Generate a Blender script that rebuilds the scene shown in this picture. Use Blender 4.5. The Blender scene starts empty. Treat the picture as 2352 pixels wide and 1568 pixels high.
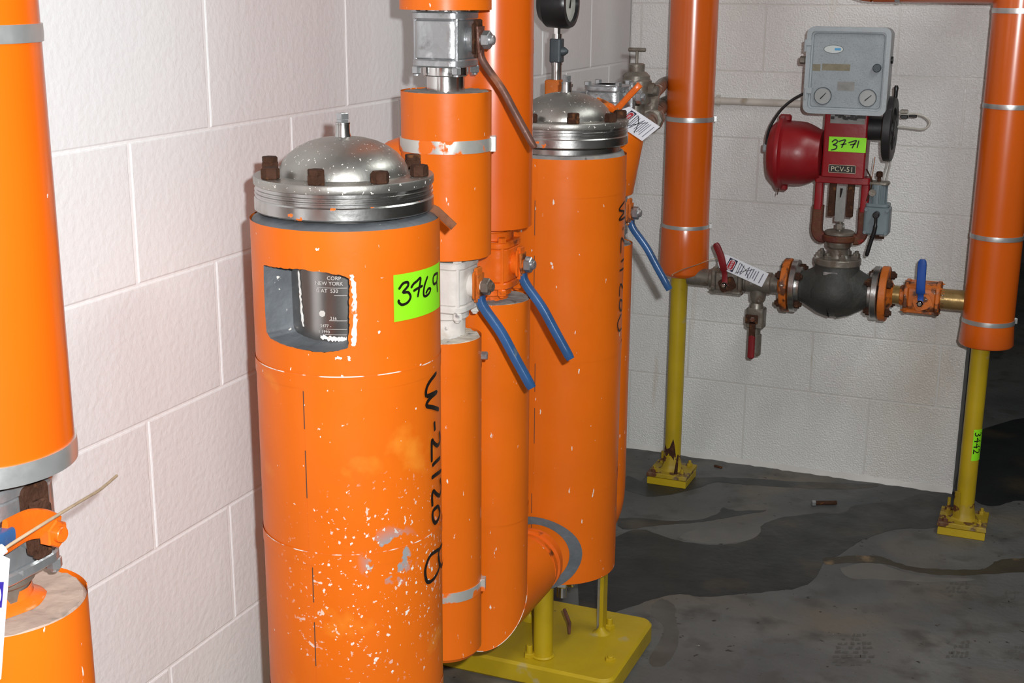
import bpy, math, random
from mathutils import Vector, Matrix
from mathutils.geometry import delaunay_2d_cdt

random.seed(7)
S = bpy.context.scene
COL = S.collection
PI = math.pi
def rad(d): return d * PI / 180.0

# ------------------------------------------------------------------ camera
FPX = 3046.8                                  # focal length in pixels of the 2352 px wide frame
YAW, PITCH, ROLL = rad(-22.5776), rad(15.0469), rad(0.3953)
CAM = Vector((1.33959, -4.19996, 1.55446))
_f = Vector((math.sin(YAW) * math.cos(PITCH), math.cos(YAW) * math.cos(PITCH), -math.sin(PITCH)))
_r = Vector((math.cos(YAW), -math.sin(YAW), 0))
_u = _r.cross(_f)
RIGHT = _r * math.cos(ROLL) + _u * math.sin(ROLL)
UP = _u * math.cos(ROLL) - _r * math.sin(ROLL)
FWD = _f
cd = bpy.data.cameras.new('camera'); co = bpy.data.objects.new('camera', cd); COL.objects.link(co)
cd.sensor_width = 36.0; cd.lens = 36.0 * FPX / 2352.0; cd.clip_start = 0.05; cd.clip_end = 60
mw = Matrix.Identity(4)
for i in range(3):
    mw[i][0] = RIGHT[i]; mw[i][1] = UP[i]; mw[i][2] = -FWD[i]; mw[i][3] = CAM[i]
co.matrix_world = mw
S.camera = co

# ------------------------------------------------------------------ light and exposure
W = bpy.data.worlds.new('world'); S.world = W; W.use_nodes = True
W.node_tree.nodes['Background'].inputs[0].default_value = (0.5, 0.52, 0.55, 1)
W.node_tree.nodes['Background'].inputs[1].default_value = 0.03
S.view_settings.view_transform = 'Standard'; S.view_settings.look = 'None'
S.view_settings.gamma = 1.0; S.view_settings.use_curve_mapping = False
S.view_settings.exposure = 0.0
FLASH_W = 207.0
TUBE_W = 17.0
fl = bpy.data.lights.new('camera_flash', 'SPOT'); fl.energy = FLASH_W; fl.shadow_soft_size = 0.016; fl.color = (0.975, 0.99, 1.0)
fl.spot_size = rad(100); fl.spot_blend = 0.25
flo = bpy.data.objects.new('camera_flash', fl); COL.objects.link(flo)
flo.matrix_world = mw.copy(); flo.location = CAM + RIGHT * 0.085 + UP * 0.075
TUBES = [(1.75, -4.3), (1.75, -1.55)]
for tx, ty in TUBES:
    al = bpy.data.lights.new('tube_light', 'AREA'); al.shape = 'RECTANGLE'; al.size = 0.22; al.size_y = 1.15
    al.energy = TUBE_W; al.color = (0.95, 1.0, 0.98)
    ao = bpy.data.objects.new('tube_light', al); COL.objects.link(ao); ao.location = (tx, ty, 2.775)

# ------------------------------------------------------------------ pixels to places
def ray(px, py):
    return RIGHT * ((px - 1176) / FPX) - UP * ((py - 784) / FPX) + FWD
def on_y(px, py, y): d = ray(px, py); return CAM + d * ((y - CAM.y) / d.y)
def on_x(px, py, x): d = ray(px, py); return CAM + d * ((x - CAM.x) / d.x)
def on_z(px, py, z=0.0): d = ray(px, py); return CAM + d * ((z - CAM.z) / d.z)
def on_cyl(px, py, ax, r):
    """(theta, z) where the pixel's ray meets a vertical cylinder (nearest silhouette point if it misses)"""
    d = ray(px, py); ox, oy = CAM.x - ax[0], CAM.y - ax[1]
    a = d.x * d.x + d.y * d.y; b = 2 * (ox * d.x + oy * d.y); c = ox * ox + oy * oy - r * r
    q = max(b * b - 4 * a * c, 0.0)
    t = (-b - math.sqrt(q)) / (2 * a); p = CAM + d * t
    return math.atan2(p.y - ax[1], p.x - ax[0]), p.z

# ------------------------------------------------------------------ materials
def _mat(name):
    m = bpy.data.materials.new(name); m.use_nodes = True
    nt = m.node_tree; return m, nt, nt.nodes['Principled BSDF']
def _n(nt, t, **k):
    n = nt.nodes.new(t)
    for a, v in k.items():
        if a.startswith('i_'):
            key = a[2:]; key = int(key) if key.isdigit() else key.replace('_', ' ')
            n.inputs[key].default_value = v
        else: setattr(n, a, v)
    return n
def rgba(c): return (c[0], c[1], c[2], 1.0)
def _ramp(nt, fac, lo, hi):
    r = _n(nt, 'ShaderNodeMapRange'); r.inputs[1].default_value = lo; r.inputs[2].default_value = hi
    nt.links.new(fac, r.inputs[0]); return r.outputs[0]
def _mix(nt, fac, a, b):
    m = _n(nt, 'ShaderNodeMix', data_type='RGBA')
    for sock, v in ((m.inputs[0], fac), (m.inputs[6], a), (m.inputs[7], b)):
        if isinstance(v, (int, float)): sock.default_value = v
        elif isinstance(v, tuple): sock.default_value = rgba(v)
        else: nt.links.new(v, sock)
    return m.outputs[2]
def _math(nt, op, a, b=0.0):
    m = _n(nt, 'ShaderNodeMath', operation=op)
    for i, v in enumerate((a, b)):
        if isinstance(v, (int, float)): m.inputs[i].default_value = v
        else: nt.links.new(v, m.inputs[i])
    return m.outputs[0]
def surf(name, col, rough=0.45, metal=0.0, var=0.12, vscale=7.0, layers=(), bump=0.06, bscale=90.0, stretch=(1, 1, 1), spec=0.5, coat=0.0, rvar=0.1, bump2=None):
    """paint, metal or masonry; layers = (colour, noise scale, threshold low, high, optional (centre, radius) blob, stretch)"""
    m, nt, b = _mat(name)
    tc = _n(nt, 'ShaderNodeTexCoord')
    def coords(st):
        if st == (1, 1, 1): return tc.outputs['Object']
        mp = _n(nt, 'ShaderNodeMapping'); mp.inputs['Scale'].default_value = st
        nt.links.new(tc.outputs['Object'], mp.inputs[0]); return mp.outputs[0]
    co_ = coords(stretch)
    def noise(scale, detail=4.0, vec=None):
        n = _n(nt, 'ShaderNodeTexNoise'); n.inputs['Scale'].default_value = scale; n.inputs['Detail'].default_value = detail
        nt.links.new(vec or co_, n.inputs['Vector']); return n.outputs['Fac']
    v = noise(vscale)
    c = _mix(nt, _ramp(nt, v, 0.25, 0.75), tuple(x * (1 - var) for x in col), tuple(min(1, x * (1 + var * 0.6)) for x in col))
    masks = []
    for L in layers:
        lc, ls, lo, hi = L[:4]
        vec = coords(L[5]) if len(L) > 5 and L[5] else co_
        f = _ramp(nt, noise(ls, 6.0, vec), lo, hi)
        if len(L) > 4 and L[4]:
            d = _n(nt, 'ShaderNodeVectorMath', operation='DISTANCE'); d.inputs[1].default_value = L[4][0]
            nt.links.new(tc.outputs['Object'], d.inputs[0])
            k = _ramp(nt, d.outputs['Value'], L[4][1], L[4][1] * 0.45)
            f = _math(nt, 'MULTIPLY', f, k)
        c = _mix(nt, f, c, lc); masks.append(f)
    nt.links.new(c, b.inputs['Base Color'])
    rn = _ramp(nt, noise(vscale * 2.3), 0.2, 0.8)
    rr = _n(nt, 'ShaderNodeMapRange'); nt.links.new(rn, rr.inputs[0]); rr.inputs[3].default_value = max(0.02, rough - rvar); rr.inputs[4].default_value = min(1, rough + rvar)
    rout = rr.outputs[0]
    b.inputs['Metallic'].default_value = metal
    if metal > 0 and masks:
        acc = masks[0]
        for f in masks[1:]: acc = _math(nt, 'MAXIMUM', acc, f)
        mm = _n(nt, 'ShaderNodeMapRange'); nt.links.new(acc, mm.inputs[0]); mm.inputs[3].default_value = metal; mm.inputs[4].default_value = 0.0
        nt.links.new(mm.outputs[0], b.inputs['Metallic'])
        rx = _math(nt, 'MAXIMUM', rout, _math(nt, 'MULTIPLY', acc, 0.75)); rout = rx
    nt.links.new(rout, b.inputs['Roughness'])
    b.inputs['Specular IOR Level'].default_value = spec
    b.inputs['Coat Weight'].default_value = coat; b.inputs['Coat Roughness'].default_value = 0.08
    if bump:
        bp = _n(nt, 'ShaderNodeBump'); bp.inputs['Strength'].default_value = bump; bp.inputs['Distance'].default_value = 0.004
        nt.links.new(noise(bscale, 3.0), bp.inputs['Height']); last = bp
        if bump2:
            b2 = _n(nt, 'ShaderNodeBump'); b2.inputs['Strength'].default_value = bump2[1]; b2.inputs['Distance'].default_value = 0.006
            nt.links.new(noise(bump2[0], 4.0, coords(bump2[2]) if len(bump2) > 2 else None), b2.inputs['Height'])
            nt.links.new(bp.outputs[0], b2.inputs['Normal']); last = b2
        nt.links.new(last.outputs[0], b.inputs['Normal'])
    return m

OR = (0.77, 0.150, 0.006)
WHITE_CHIP = (0.82, 0.78, 0.72); GREY_CHIP = (0.30, 0.32, 0.33); RUST = (0.11, 0.035, 0.012)
M = {}
M['orange'] = surf('orange_paint', OR, 0.36, 0, 0.10, 5, ((WHITE_CHIP, 95, 0.70, 0.72, None, (1, 1, 0.35)),), 0.05, 55, spec=0.3)
M['orange_chip'] = surf('orange_paint_chipped', OR, 0.40, 0, 0.10, 5, (
    (WHITE_CHIP, 90, 0.715, 0.73), (WHITE_CHIP, 120, 0.635, 0.66, ((0.115, -0.085, 0.43), 0.19)),
    (WHITE_CHIP, 52, 0.655, 0.67, ((0.10, -0.10, 0.33), 0.17)),
    (GREY_CHIP, 24, 0.53, 0.55, ((0.115, -0.085, 0.466), 0.055)), ((0.88, 0.30, 0.03), 9, 0.60, 0.8)), 0.05, 55, spec=0.3)
M['orange_edge'] = surf('orange_paint_worn_edge', OR, 0.45, 0, 0.1, 5, ((WHITE_CHIP, 26, 0.50, 0.56),), 0.05, 55)
M['orange_gloss'] = surf('orange_paint_gloss', (0.70, 0.115, 0.003), 0.24, 0, 0.06, 4, ((WHITE_CHIP, 30, 0.78, 0.79),), 0.012, 30, rvar=0.03, spec=1.0)
M['orange_thick'] = surf('orange_paint_brushed', (0.80, 0.14, 0.008), 0.3, 0, 0.2, 14, ((RUST, 22, 0.62, 0.70),), 0.35, 45)
M['orange_rust'] = surf('orange_paint_on_rust', (0.62, 0.15, 0.015), 0.5, 0, 0.25, 18, ((RUST, 30, 0.52, 0.60), (WHITE_CHIP, 60, 0.69, 0.72)), 0.3, 60)
M['seam'] = surf('dark_seam', (0.10, 0.05, 0.03), 0.8)
M['insul'] = surf('grey_insulation_end', (0.27, 0.26, 0.25), 0.9, 0, 0.25, 22, (((0.42, 0.36, 0.26), 30, 0.60, 0.75), ((0.10, 0.09, 0.08), 45, 0.62, 0.70)), 0.5, 70)
M['mastic'] = surf('grey_mastic', (0.12, 0.132, 0.145), 0.55, 0, 0.25, 25, ((WHITE_CHIP, 60, 0.70, 0.74), (OR, 40, 0.72, 0.74)), 0.5, 60)
M['speckle'] = surf('speckled_plaster_end', (0.62, 0.58, 0.50), 0.85, 0, 0.2, 25, (((0.2, 0.18, 0.17), 45, 0.56, 0.66), ((0.5, 0.36, 0.2), 20, 0.6, 0.75)), 0.6, 80)
M['mastic_white'] = surf('white_mastic', (0.8, 0.78, 0.74), 0.7, 0, 0.15, 40, ((OR, 70, 0.64, 0.68),), 0.6, 120)
M['steel'] = surf('stainless_steel', (0.54, 0.535, 0.52), 0.29, 1.0, 0.18, 9, (((0.20, 0.18, 0.14), 16, 0.62, 0.85),), 0.05, 120, rvar=0.08)
M['steel_paint'] = surf('stainless_with_orange_drips', (0.54, 0.535, 0.52), 0.29, 1.0, 0.2, 9, ((OR, 24, 0.63, 0.64), ((0.16, 0.12, 0.07), 14, 0.60, 0.82)), 0.05, 120, rvar=0.1)
M['steel_dusty'] = surf('dusty_stainless_dome', (0.42, 0.41, 0.38), 0.40, 0.9, 0.2, 10, ((WHITE_CHIP, 190, 0.655, 0.68), ((0.20, 0.18, 0.15), 9, 0.60, 0.9)), 0.06, 150)
M['mirror'] = surf('polished_steel', (0.40, 0.385, 0.37), 0.27, 1.0, 0.1, 6, (), 0.01, 40, rvar=0.04)
M['chrome'] = surf('bright_steel', (0.75, 0.74, 0.72), 0.18, 1.0, 0.12, 20, (((0.15, 0.12, 0.09), 25, 0.66, 0.8),), 0.03, 100)
M['castgrey'] = surf('grey_cast_steel', (0.46, 0.47, 0.48), 0.34, 0.75, 0.2, 16, (((0.62, 0.62, 0.62), 30, 0.60, 0.75), ((0.10, 0.08, 0.07), 24, 0.62, 0.74)), 0.25, 80)
M['castwhite'] = surf('white_painted_valve', (0.72, 0.69, 0.64), 0.5, 0, 0.15, 14, (((0.45, 0.32, 0.18), 18, 0.60, 0.78), ((0.16, 0.15, 0.16), 40, 0.66, 0.72)), 0.35, 60)
M['castdirty'] = surf('dirty_brown_steel', (0.24, 0.215, 0.18), 0.42, 0.5, 0.3, 22, (((0.09, 0.055, 0.035), 26, 0.50, 0.66), ((0.55, 0.53, 0.49), 32, 0.63, 0.74)), 0.25, 70)
M['brass'] = surf('tarnished_pipe', (0.36, 0.235, 0.085), 0.32, 0.55, 0.3, 12, (((0.16, 0.08, 0.03), 16, 0.56, 0.76),), 0.12, 60)
M['globe'] = surf('dark_cast_iron', (0.050, 0.050, 0.045), 0.62, 0.1, 0.2, 20, (((0.12, 0.10, 0.075), 12, 0.60, 0.8),), 0.4, 110)
M['rust'] = surf('rusty_steel', (0.058, 0.025, 0.014), 0.8, 0, 0.4, 40, (((0.17, 0.065, 0.022), 60, 0.58, 0.72),), 0.7, 130, spec=0.2)
M['rustlever'] = surf('rusty_lever', (0.15, 0.062, 0.042), 0.45, 0.2, 0.35, 30, (((0.45, 0.17, 0.08), 18, 0.56, 0.7), ((0.06, 0.025, 0.015), 35, 0.62, 0.7), ((0.55, 0.5, 0.44), 26, 0.66, 0.72)), 0.25, 80)
M['rusttab'] = surf('rusty_tab', (0.20, 0.08, 0.04), 0.75, 0, 0.35, 40, (((0.33, 0.13, 0.05), 30, 0.55, 0.7),), 0.3, 90, spec=0.2)
M['blue'] = surf('blue_vinyl_grip', (0.03, 0.105, 0.265), 0.30, 0, 0.25, 16, (((0.14, 0.17, 0.17), 40, 0.62, 0.72),), 0.12, 50)
M['bluedk'] = surf('deep_blue_grip', (0.012, 0.075, 0.36), 0.42, 0, 0.15, 16, (), 0.1, 50)
M['redgrip'] = surf('red_vinyl_grip', (0.22, 0.008, 0.012), 0.45, 0, 0.25, 18, (), 0.1, 50)
M['red'] = surf('red_enamel', (0.27, 0.007, 0.011), 0.38, 0, 0.15, 9, (((0.10, 0.02, 0.01), 22, 0.66, 0.78),), 0.12, 45)
M['redrust'] = surf('red_enamel_rusting', (0.12, 0.025, 0.015), 0.7, 0, 0.35, 30, ((RUST, 28, 0.45, 0.60), ((0.30, 0.015, 0.012), 22, 0.68, 0.74)), 0.5, 90)
M['yellow'] = surf('yellow_paint', (0.50, 0.345, 0.009), 0.42, 0, 0.16, 9, (((0.42, 0.36, 0.22), 16, 0.66, 0.80), ((0.08, 0.05, 0.02), 40, 0.73, 0.76)), 0.15, 40)
M['yellow_rust'] = surf('yellow_paint_flaking', (0.42, 0.285, 0.014), 0.55, 0, 0.25, 12, ((RUST, 26, 0.53, 0.58), ((0.30, 0.24, 0.12), 14, 0.55, 0.75)), 0.3, 45)
M['black'] = surf('black_plastic', (0.012, 0.012, 0.013), 0.35, 0, 0.2, 20, (), 0.05, 60)
M['blackrub'] = surf('worn_black_iron', (0.022, 0.021, 0.022), 0.5, 0.1, 0.3, 20, (((0.14, 0.14, 0.14), 25, 0.66, 0.78), ((0.20, 0.01, 0.01), 14, 0.70, 0.74)), 0.15, 60)
M['dial'] = surf('white_dial', (0.55, 0.55, 0.50), 0.25, 0, 0.05, 10, (((0.3, 0.33, 0.28), 60, 0.66, 0.72),), 0)
M['dialgrey'] = surf('grey_dial', (0.36, 0.37, 0.37), 0.35, 0, 0.08, 10, (), 0)
M['snubber'] = surf('dark_green_grey_fitting', (0.065, 0.08, 0.09), 0.5, 0.2, 0.2, 30, (), 0.15, 80)
M['boxgrey'] = surf('grey_enamel_case', (0.37, 0.405, 0.425), 0.42, 0, 0.08, 20, (((0.30, 0.31, 0.32), 330, 0.58, 0.70),), 0.12, 160)
M['paneldusty'] = surf('dusty_grey_cover', (0.31, 0.345, 0.365), 0.5, 0, 0.12, 20, (((0.22, 0.23, 0.24), 330, 0.55, 0.68), ((0.24, 0.21, 0.16), 7, 0.68, 0.85)), 0.1, 150)
M['stain'] = surf('brown_label_residue', (0.24, 0.21, 0.145), 0.7, 0, 0.2, 60, (), 0.1, 120)
M['staingrey'] = surf('faded_label', (0.27, 0.265, 0.255), 0.7, 0, 0.2, 60, (), 0.1, 120)
M['regblue'] = surf('blue_grey_enamel', (0.17, 0.215, 0.235), 0.4, 0, 0.12, 14, (((0.08, 0.08, 0.07), 26, 0.67, 0.75),), 0.12, 60)
M['green'] = surf('fluorescent_green_label', (0.30, 0.86, 0.012), 0.5, 0, 0.04, 10, (), 0.0)
M['ink'] = surf('black_marker', (0.012, 0.008, 0.006), 0.4, 0, 0.1, 30, (), 0)
M['white'] = surf('white_card', (0.80, 0.81, 0.86), 0.5, 0, 0.04, 20, (), 0)
M['tagred'] = surf('printed_red', (0.42, 0.02, 0.03), 0.5, 0, 0.05, 20, (), 0)
M['tagblue'] = surf('printed_blue', (0.03, 0.015, 0.30), 0.5, 0, 0.05, 20, (), 0)
M['navy'] = surf('printed_navy', (0.02, 0.018, 0.05), 0.5, 0, 0.05, 20, (), 0)
M['tagink'] = surf('printed_grey', (0.18, 0.18, 0.24), 0.5, 0, 0.05, 20, (), 0)
M['logoblue'] = surf('logo_blue', (0.07, 0.33, 0.62), 0.5, 0, 0.05, 20, (), 0)
M['logowhite'] = surf('logo_white', (0.58, 0.62, 0.60), 0.4, 0, 0.05, 20, (), 0)
M['band'] = surf('aluminium_band', (0.70, 0.71, 0.70), 0.35, 0.8, 0.1, 20, (), 0.05, 60)
M['band_worn'] = surf('band_with_orange_paint', (0.66, 0.66, 0.62), 0.4, 0.55, 0.15, 20, ((OR, 22, 0.50, 0.54),), 0.05, 60)
M['string'] = surf('tan_string', (0.42, 0.31, 0.20), 0.8, 0, 0.2, 60, (), 0)
M['tube'] = surf('clear_tubing', (0.50, 0.47, 0.42), 0.25, 0, 0.1, 30, (), 0)
M['copper'] = surf('copper_wire', (0.42, 0.17, 0.07), 0.4, 0.6, 0.2, 30, (), 0)
M['conduit'] = surf('painted_conduit', (0.62, 0.59, 0.53), 0.45, 0, 0.15, 14, (((0.33, 0.26, 0.18), 20, 0.60, 0.75),), 0.15, 60)
M['etch'] = surf('etched_lettering', (0.66, 0.62, 0.58), 0.6, 0.2, 0.05, 20, (), 0)
M['gold'] = surf('plate_lettering', (0.55, 0.50, 0.36), 0.5, 0.2, 0.05, 20, (), 0)
M['plate'] = surf('black_name_plate', (0.014, 0.014, 0.012), 0.4, 0.0, 0.1, 20, (), 0)
M['wall_l'] = surf('white_block_paint', (0.815, 0.825, 0.83), 0.42, 0, 0.03, 3, (), 0.32, 75, bump2=(9, 0.22, (1, 1, 0.12)))
M['mortar_l'] = surf('white_joint_paint', (0.87, 0.88, 0.88), 0.4, 0, 0.03, 5, (), 0.3, 60)
M['wall_b'] = surf('glossy_block_paint', (0.83, 0.83, 0.81), 0.21, 0, 0.05, 2, (((0.58, 0.49, 0.36), 1.6, 0.54, 0.95, None, (1, 1, 0.5)), ((0.52, 0.40, 0.24), 5, 0.66, 0.95, None, (2.6, 1, 0.22))), 1.0, 190, bump2=(15, 0.35, (1, 1, 0.2)), rvar=0.04, spec=0.75)
M['mortar_b'] = surf('back_joint_paint', (0.70, 0.685, 0.65), 0.35, 0, 0.05, 4, (((0.5, 0.42, 0.32), 9, 0.6, 0.9),), 0.3, 70)
M['plain'] = surf('plain_wall_paint', (0.36, 0.36, 0.35), 0.6, 0, 0.05, 2, (), 0.1, 60)
M['unlitwall'] = surf('unlit_far_wall', (0.05, 0.048, 0.045), 0.8, 0, 0.2, 2, (), 0.1, 40)  # darkness beyond the flash's reach is put into this wall colour
M['ceil'] = surf('ceiling_paint', (0.42, 0.42, 0.41), 0.8, 0, 0.05, 2, (), 0.1, 40)
M['floor'] = surf('concrete_floor', (0.135, 0.135, 0.130), 0.6, 0, 0.30, 3.2, (
    ((0.068, 0.070, 0.074), 1.5, 0.48, 0.68), ((0.17, 0.135, 0.095), 2.4, 0.54, 0.78), ((0.075, 0.072, 0.066), 11, 0.52, 0.70), ((0.035, 0.03, 0.026), 40, 0.66, 0.70), ((0.36, 0.35, 0.32), 62, 0.73, 0.75)), 0.45, 55, bump2=(7, 0.4), rvar=0.14)
M['wet'] = surf('wet_concrete', (0.022, 0.0235, 0.025), 0.45, 0, 0.3, 5, (((0.075, 0.055, 0.03), 4, 0.55, 0.75), ((0.3, 0.29, 0.27), 70, 0.75, 0.765)), 0.3, 45, rvar=0.12)
M['scum'] = surf('dirt_line', (0.055, 0.045, 0.03), 0.6, 0, 0.3, 9, (((0.22, 0.15, 0.08), 12, 0.60, 0.72),), 0.3, 60)
M['pale'] = surf('dry_limescale', (0.16, 0.155, 0.142), 0.7, 0, 0.2, 8, (((0.13, 0.125, 0.115), 7, 0.5, 0.62),), 0.2, 60)
M['smudge'] = surf('floor_smudge', (0.105, 0.098, 0.086), 0.6, 0, 0.3, 9, (((0.07, 0.06, 0.05), 6, 0.5, 0.7),), 0.3, 60)
M['dusttop'] = surf('dusty_insulation_top', (0.42, 0.31, 0.25), 0.85, 0, 0.2, 16, (((0.25, 0.2, 0.17), 40, 0.6, 0.75),), 0.3, 80)
M['print'] = surf('boot_tread_dirt', (0.098, 0.095, 0.085), 0.7, 0, 0.2, 60, (), 0.1, 60)
def emis(name, col, st):
    m, nt, b = _mat(name); b.inputs['Emission Color'].default_value = rgba(col); b.inputs['Emission Strength'].default_value = st
    b.inputs['Base Color'].default_value = rgba(col); return m
M['diffuser'] = emis('tube_diffuser', (1.0, 0.97, 0.9), 3.0)

# ------------------------------------------------------------------ geometry
def frame(loc, axis='z', spin=0.0):
    """matrix that puts a lathe's z axis along a world axis at loc"""
    R = {'z': Matrix.Identity(4), '-z': Matrix.Rotation(PI, 4, 'X'), 'x': Matrix.Rotation(PI / 2, 4, 'Y'), '-x': Matrix.Rotation(-PI / 2, 4, 'Y'),
         'y': Matrix.Rotation(-PI / 2, 4, 'X'), '-y': Matrix.Rotation(PI / 2, 4, 'X')}[axis]
    return Matrix.Translation(Vector(loc)) @ R @ Matrix.Rotation(spin, 4, 'Z')
class G:
    def __init__(s): s.v = []; s.f = []
    def add(s, vs, fs, mt=None):
        o = len(s.v)
        s.v += [tuple(mt @ Vector(p)) if mt else tuple(p) for p in vs]
        s.f += [tuple(i + o for i in f) for f in fs]; return s
    def lathe(s, prof, mt=None, seg=32, a0=0.0, wob=0.0):
        vs, fs, rows = [], [], []
        for r, z in prof:
            if r < 1e-6: rows.append([len(vs)]); vs.append((0, 0, z))
            else:
                rows.append(list(range(len(vs), len(vs) + seg)))
                for i in range(seg):
                    a = a0 + 2 * PI * i / seg; rr = r * (1 + wob * math.sin(3 * a + z * 40) + wob * 0.7 * math.sin(7 * a + 1))
                    vs.append((rr * math.cos(a), rr * math.sin(a), z))
        for A, B in zip(rows, rows[1:]):
            if len(A) == 1 and len(B) == 1: continue
            for i in range(seg):
                j = (i + 1) % seg
                if len(A) == 1: fs.append((A[0], B[j], B[i]))
                elif len(B) == 1: fs.append((A[i], A[j], B[0]))
                else: fs.append((A[i], A[j], B[j], B[i]))
        return s.add(vs, fs, mt)
    def cyl(s, r, z0, z1, mt=None, seg=32, ch=0.0, a0=0.0, r1=None):
        r1 = r if r1 is None else r1
        if ch: return s.lathe([(0, z0), (r - ch, z0), (r, z0 + ch), (r1, z1 - ch), (r1 - ch, z1), (0, z1)], mt, seg, a0)
        return s.lathe([(0, z0), (r, z0), (r1, z1), (0, z1)], mt, seg, a0)
    def hexa(s, r, z0, z1, mt=None, a0=0.0, n=6):
        return s.cyl(r, z0, z1, mt, n, (z1 - z0) * 0.12, a0)
    def prism(s, poly, z0, z1, mt=None, ch=0.0):
        n = len(poly)
        area = sum(poly[i][0] * poly[(i + 1) % n][1] - poly[(i + 1) % n][0] * poly[i][1] for i in range(n))
        if area < 0: poly = poly[::-1]
        def inset(d):
            out = []
            for i in range(n):
                p0, p1, p2 = Vector(poly[i - 1]), Vector(poly[i]), Vector(poly[(i + 1) % n])
                e1 = (p1 - p0); e2 = (p2 - p1)
                if e1.length < 1e-9 or e2.length < 1e-9: out.append(tuple(p1)); continue
                e1.normalize(); e2.normalize()
                n1 = Vector((-e1.y, e1.x)); n2 = Vector((-e2.y, e2.x)); b = n1 + n2
                if b.length < 1e-6: b = n1
                b.normalize(); k = d / max(0.35, b.dot(n1)); out.append(tuple(p1 + b * k))
            return out
        rings = [(poly, z0), (poly, z1)] if not ch else [(inset(ch), z0), (poly, z0 + ch), (poly, z1 - ch), (inset(ch), z1)]
        vs = [(x, y, z) for pl, z in rings for x, y in pl]; fs = []
        for k in range(len(rings) - 1):
            for i in range(n):
                j = (i + 1) % n; fs.append((k * n + i, k * n + j, (k + 1) * n + j, (k + 1) * n + i))
        fs.append(tuple(range(n - 1, -1, -1))); fs.append(tuple(range((len(rings) - 1) * n, len(rings) * n)))
        return s.add(vs, fs, mt)
    def box(s, lo, hi, ch=0.0, mt=None):
        return s.prism([(lo[0], lo[1]), (hi[0], lo[1]), (hi[0], hi[1]), (lo[0], hi[1])], lo[2], hi[2], mt, ch)
    def rbox(s, cx, cy, w, h, r, z0, z1, mt=None, ch=0.0, n=5):
        return s.prism(rrect(w, h, r, n, cx, cy), z0, z1, mt, ch)
    def tube(s, pts, r, seg=10, mt=None, caps=True, flat=None):
        P = [Vector(p) for p in pts]; n = len(P); rs = r if isinstance(r, (list, tuple)) else [r] * n
        vs, fs = [], []
        t0 = (P[1] - P[0]).normalized()
        ref = Vector((0, 0, 1)) if abs(t0.z) < 0.9 else Vector((1, 0, 0))
        if flat: ref = Vector(flat[0])
        u = (ref - t0 * ref.dot(t0)).normalized()
        for i in range(n):
            t = (P[min(i + 1, n - 1)] - P[max(i - 1, 0)]).normalized()
            u = (u - t * u.dot(t)).normalized(); w = t.cross(u)
            for k in range(seg):
                a = 2 * PI * k / seg
                if flat:   # super-ellipse bar: flat[1] = half thickness along ref, r = half width
                    ca, sa = math.cos(a), math.sin(a)
                    q = lambda c: math.copysign(abs(c) ** 0.5, c)
                    vs.append(tuple(P[i] + u * q(ca) * flat[1] + w * q(sa) * rs[i]))
                else: vs.append(tuple(P[i] + u * math.cos(a) * rs[i] + w * math.sin(a) * rs[i]))
        for i in range(n - 1):
            for k in range(seg):
                j = (k + 1) % seg; fs.append((i * seg + k, i * seg + j, (i + 1) * seg + j, (i + 1) * seg + k))
        if caps: fs.append(tuple(range(seg - 1, -1, -1))); fs.append(tuple(range((n - 1) * seg, n * seg)))
        return s.add(vs, fs, mt)
def rrect(w, h, r, n=5, cx=0.0, cy=0.0):
    out = []
    for qx, qy, a in ((1, 1, 0), (-1, 1, 90), (-1, -1, 180), (1, -1, 270)):
        for i in range(n + 1):
            t = rad(a + 90.0 * i / n); out.append((cx + qx * (w / 2 - r) + r * math.cos(t), cy + qy * (h / 2 - r) + r * math.sin(t)))
    return out
def smooth(pts, k=6):
    """Catmull-Rom through the points"""
    P = [Vector(p) for p in pts]; out = []
    for i in range(len(P) - 1):
        p0, p1, p2, p3 = P[max(i - 1, 0)], P[i], P[i + 1], P[min(i + 2, len(P) - 1)]
        for j in range(k):
            t = j / k
            out.append(0.5 * ((2 * p1) + (p2 - p0) * t + (2 * p0 - 5 * p1 + 4 * p2 - p3) * t * t + (3 * p1 - p0 - 3 * p2 + p3) * t ** 3))
    out.append(P[-1]); return out

def put(name, g, mat, parent=None, ang=35, label=None, kind=None):
    me = bpy.data.meshes.new(name)
    off = parent['_o'] if parent and '_o' in parent else None
    if parent is not None and parent.name in ORIGIN:
        o = ORIGIN[parent.name]; vs = [(v[0] - o[0], v[1] - o[1], v[2] - o[2]) for v in g.v]
    else: vs = g.v
    me.from_pydata(vs, [], g.f); me.validate(); me.update()
    for p in me.polygons: p.use_smooth = True
    me.set_sharp_from_angle(angle=rad(ang))
    me.materials.append(M[mat] if isinstance(mat, str) else mat)
    ob = bpy.data.objects.new(name, me); COL.objects.link(ob)
    if parent is not None:
        ob.parent = parent
        if parent.name in ORIGIN: ORIGIN[ob.name] = ORIGIN[parent.name]
    if label: ob['label'] = label
    if kind: ob['kind'] = kind
    return ob
ORIGIN = {}
def thing(name, label, cat, loc=(0, 0, 0), group=None, world=True):
    """Empty at the thing's base; with world=True its parts are given in world coordinates"""
    o = bpy.data.objects.new(name, None); COL.objects.link(o); o.location = loc; o.empty_display_size = 0.05
    o['label'] = label; o['category'] = cat
    if group: o['group'] = group
    if world: ORIGIN[o.name] = Vector(loc)
    return o
def struct(name, g, mat, ang=35):
    return put(name, g, mat, None, ang, None, 'structure')

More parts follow.
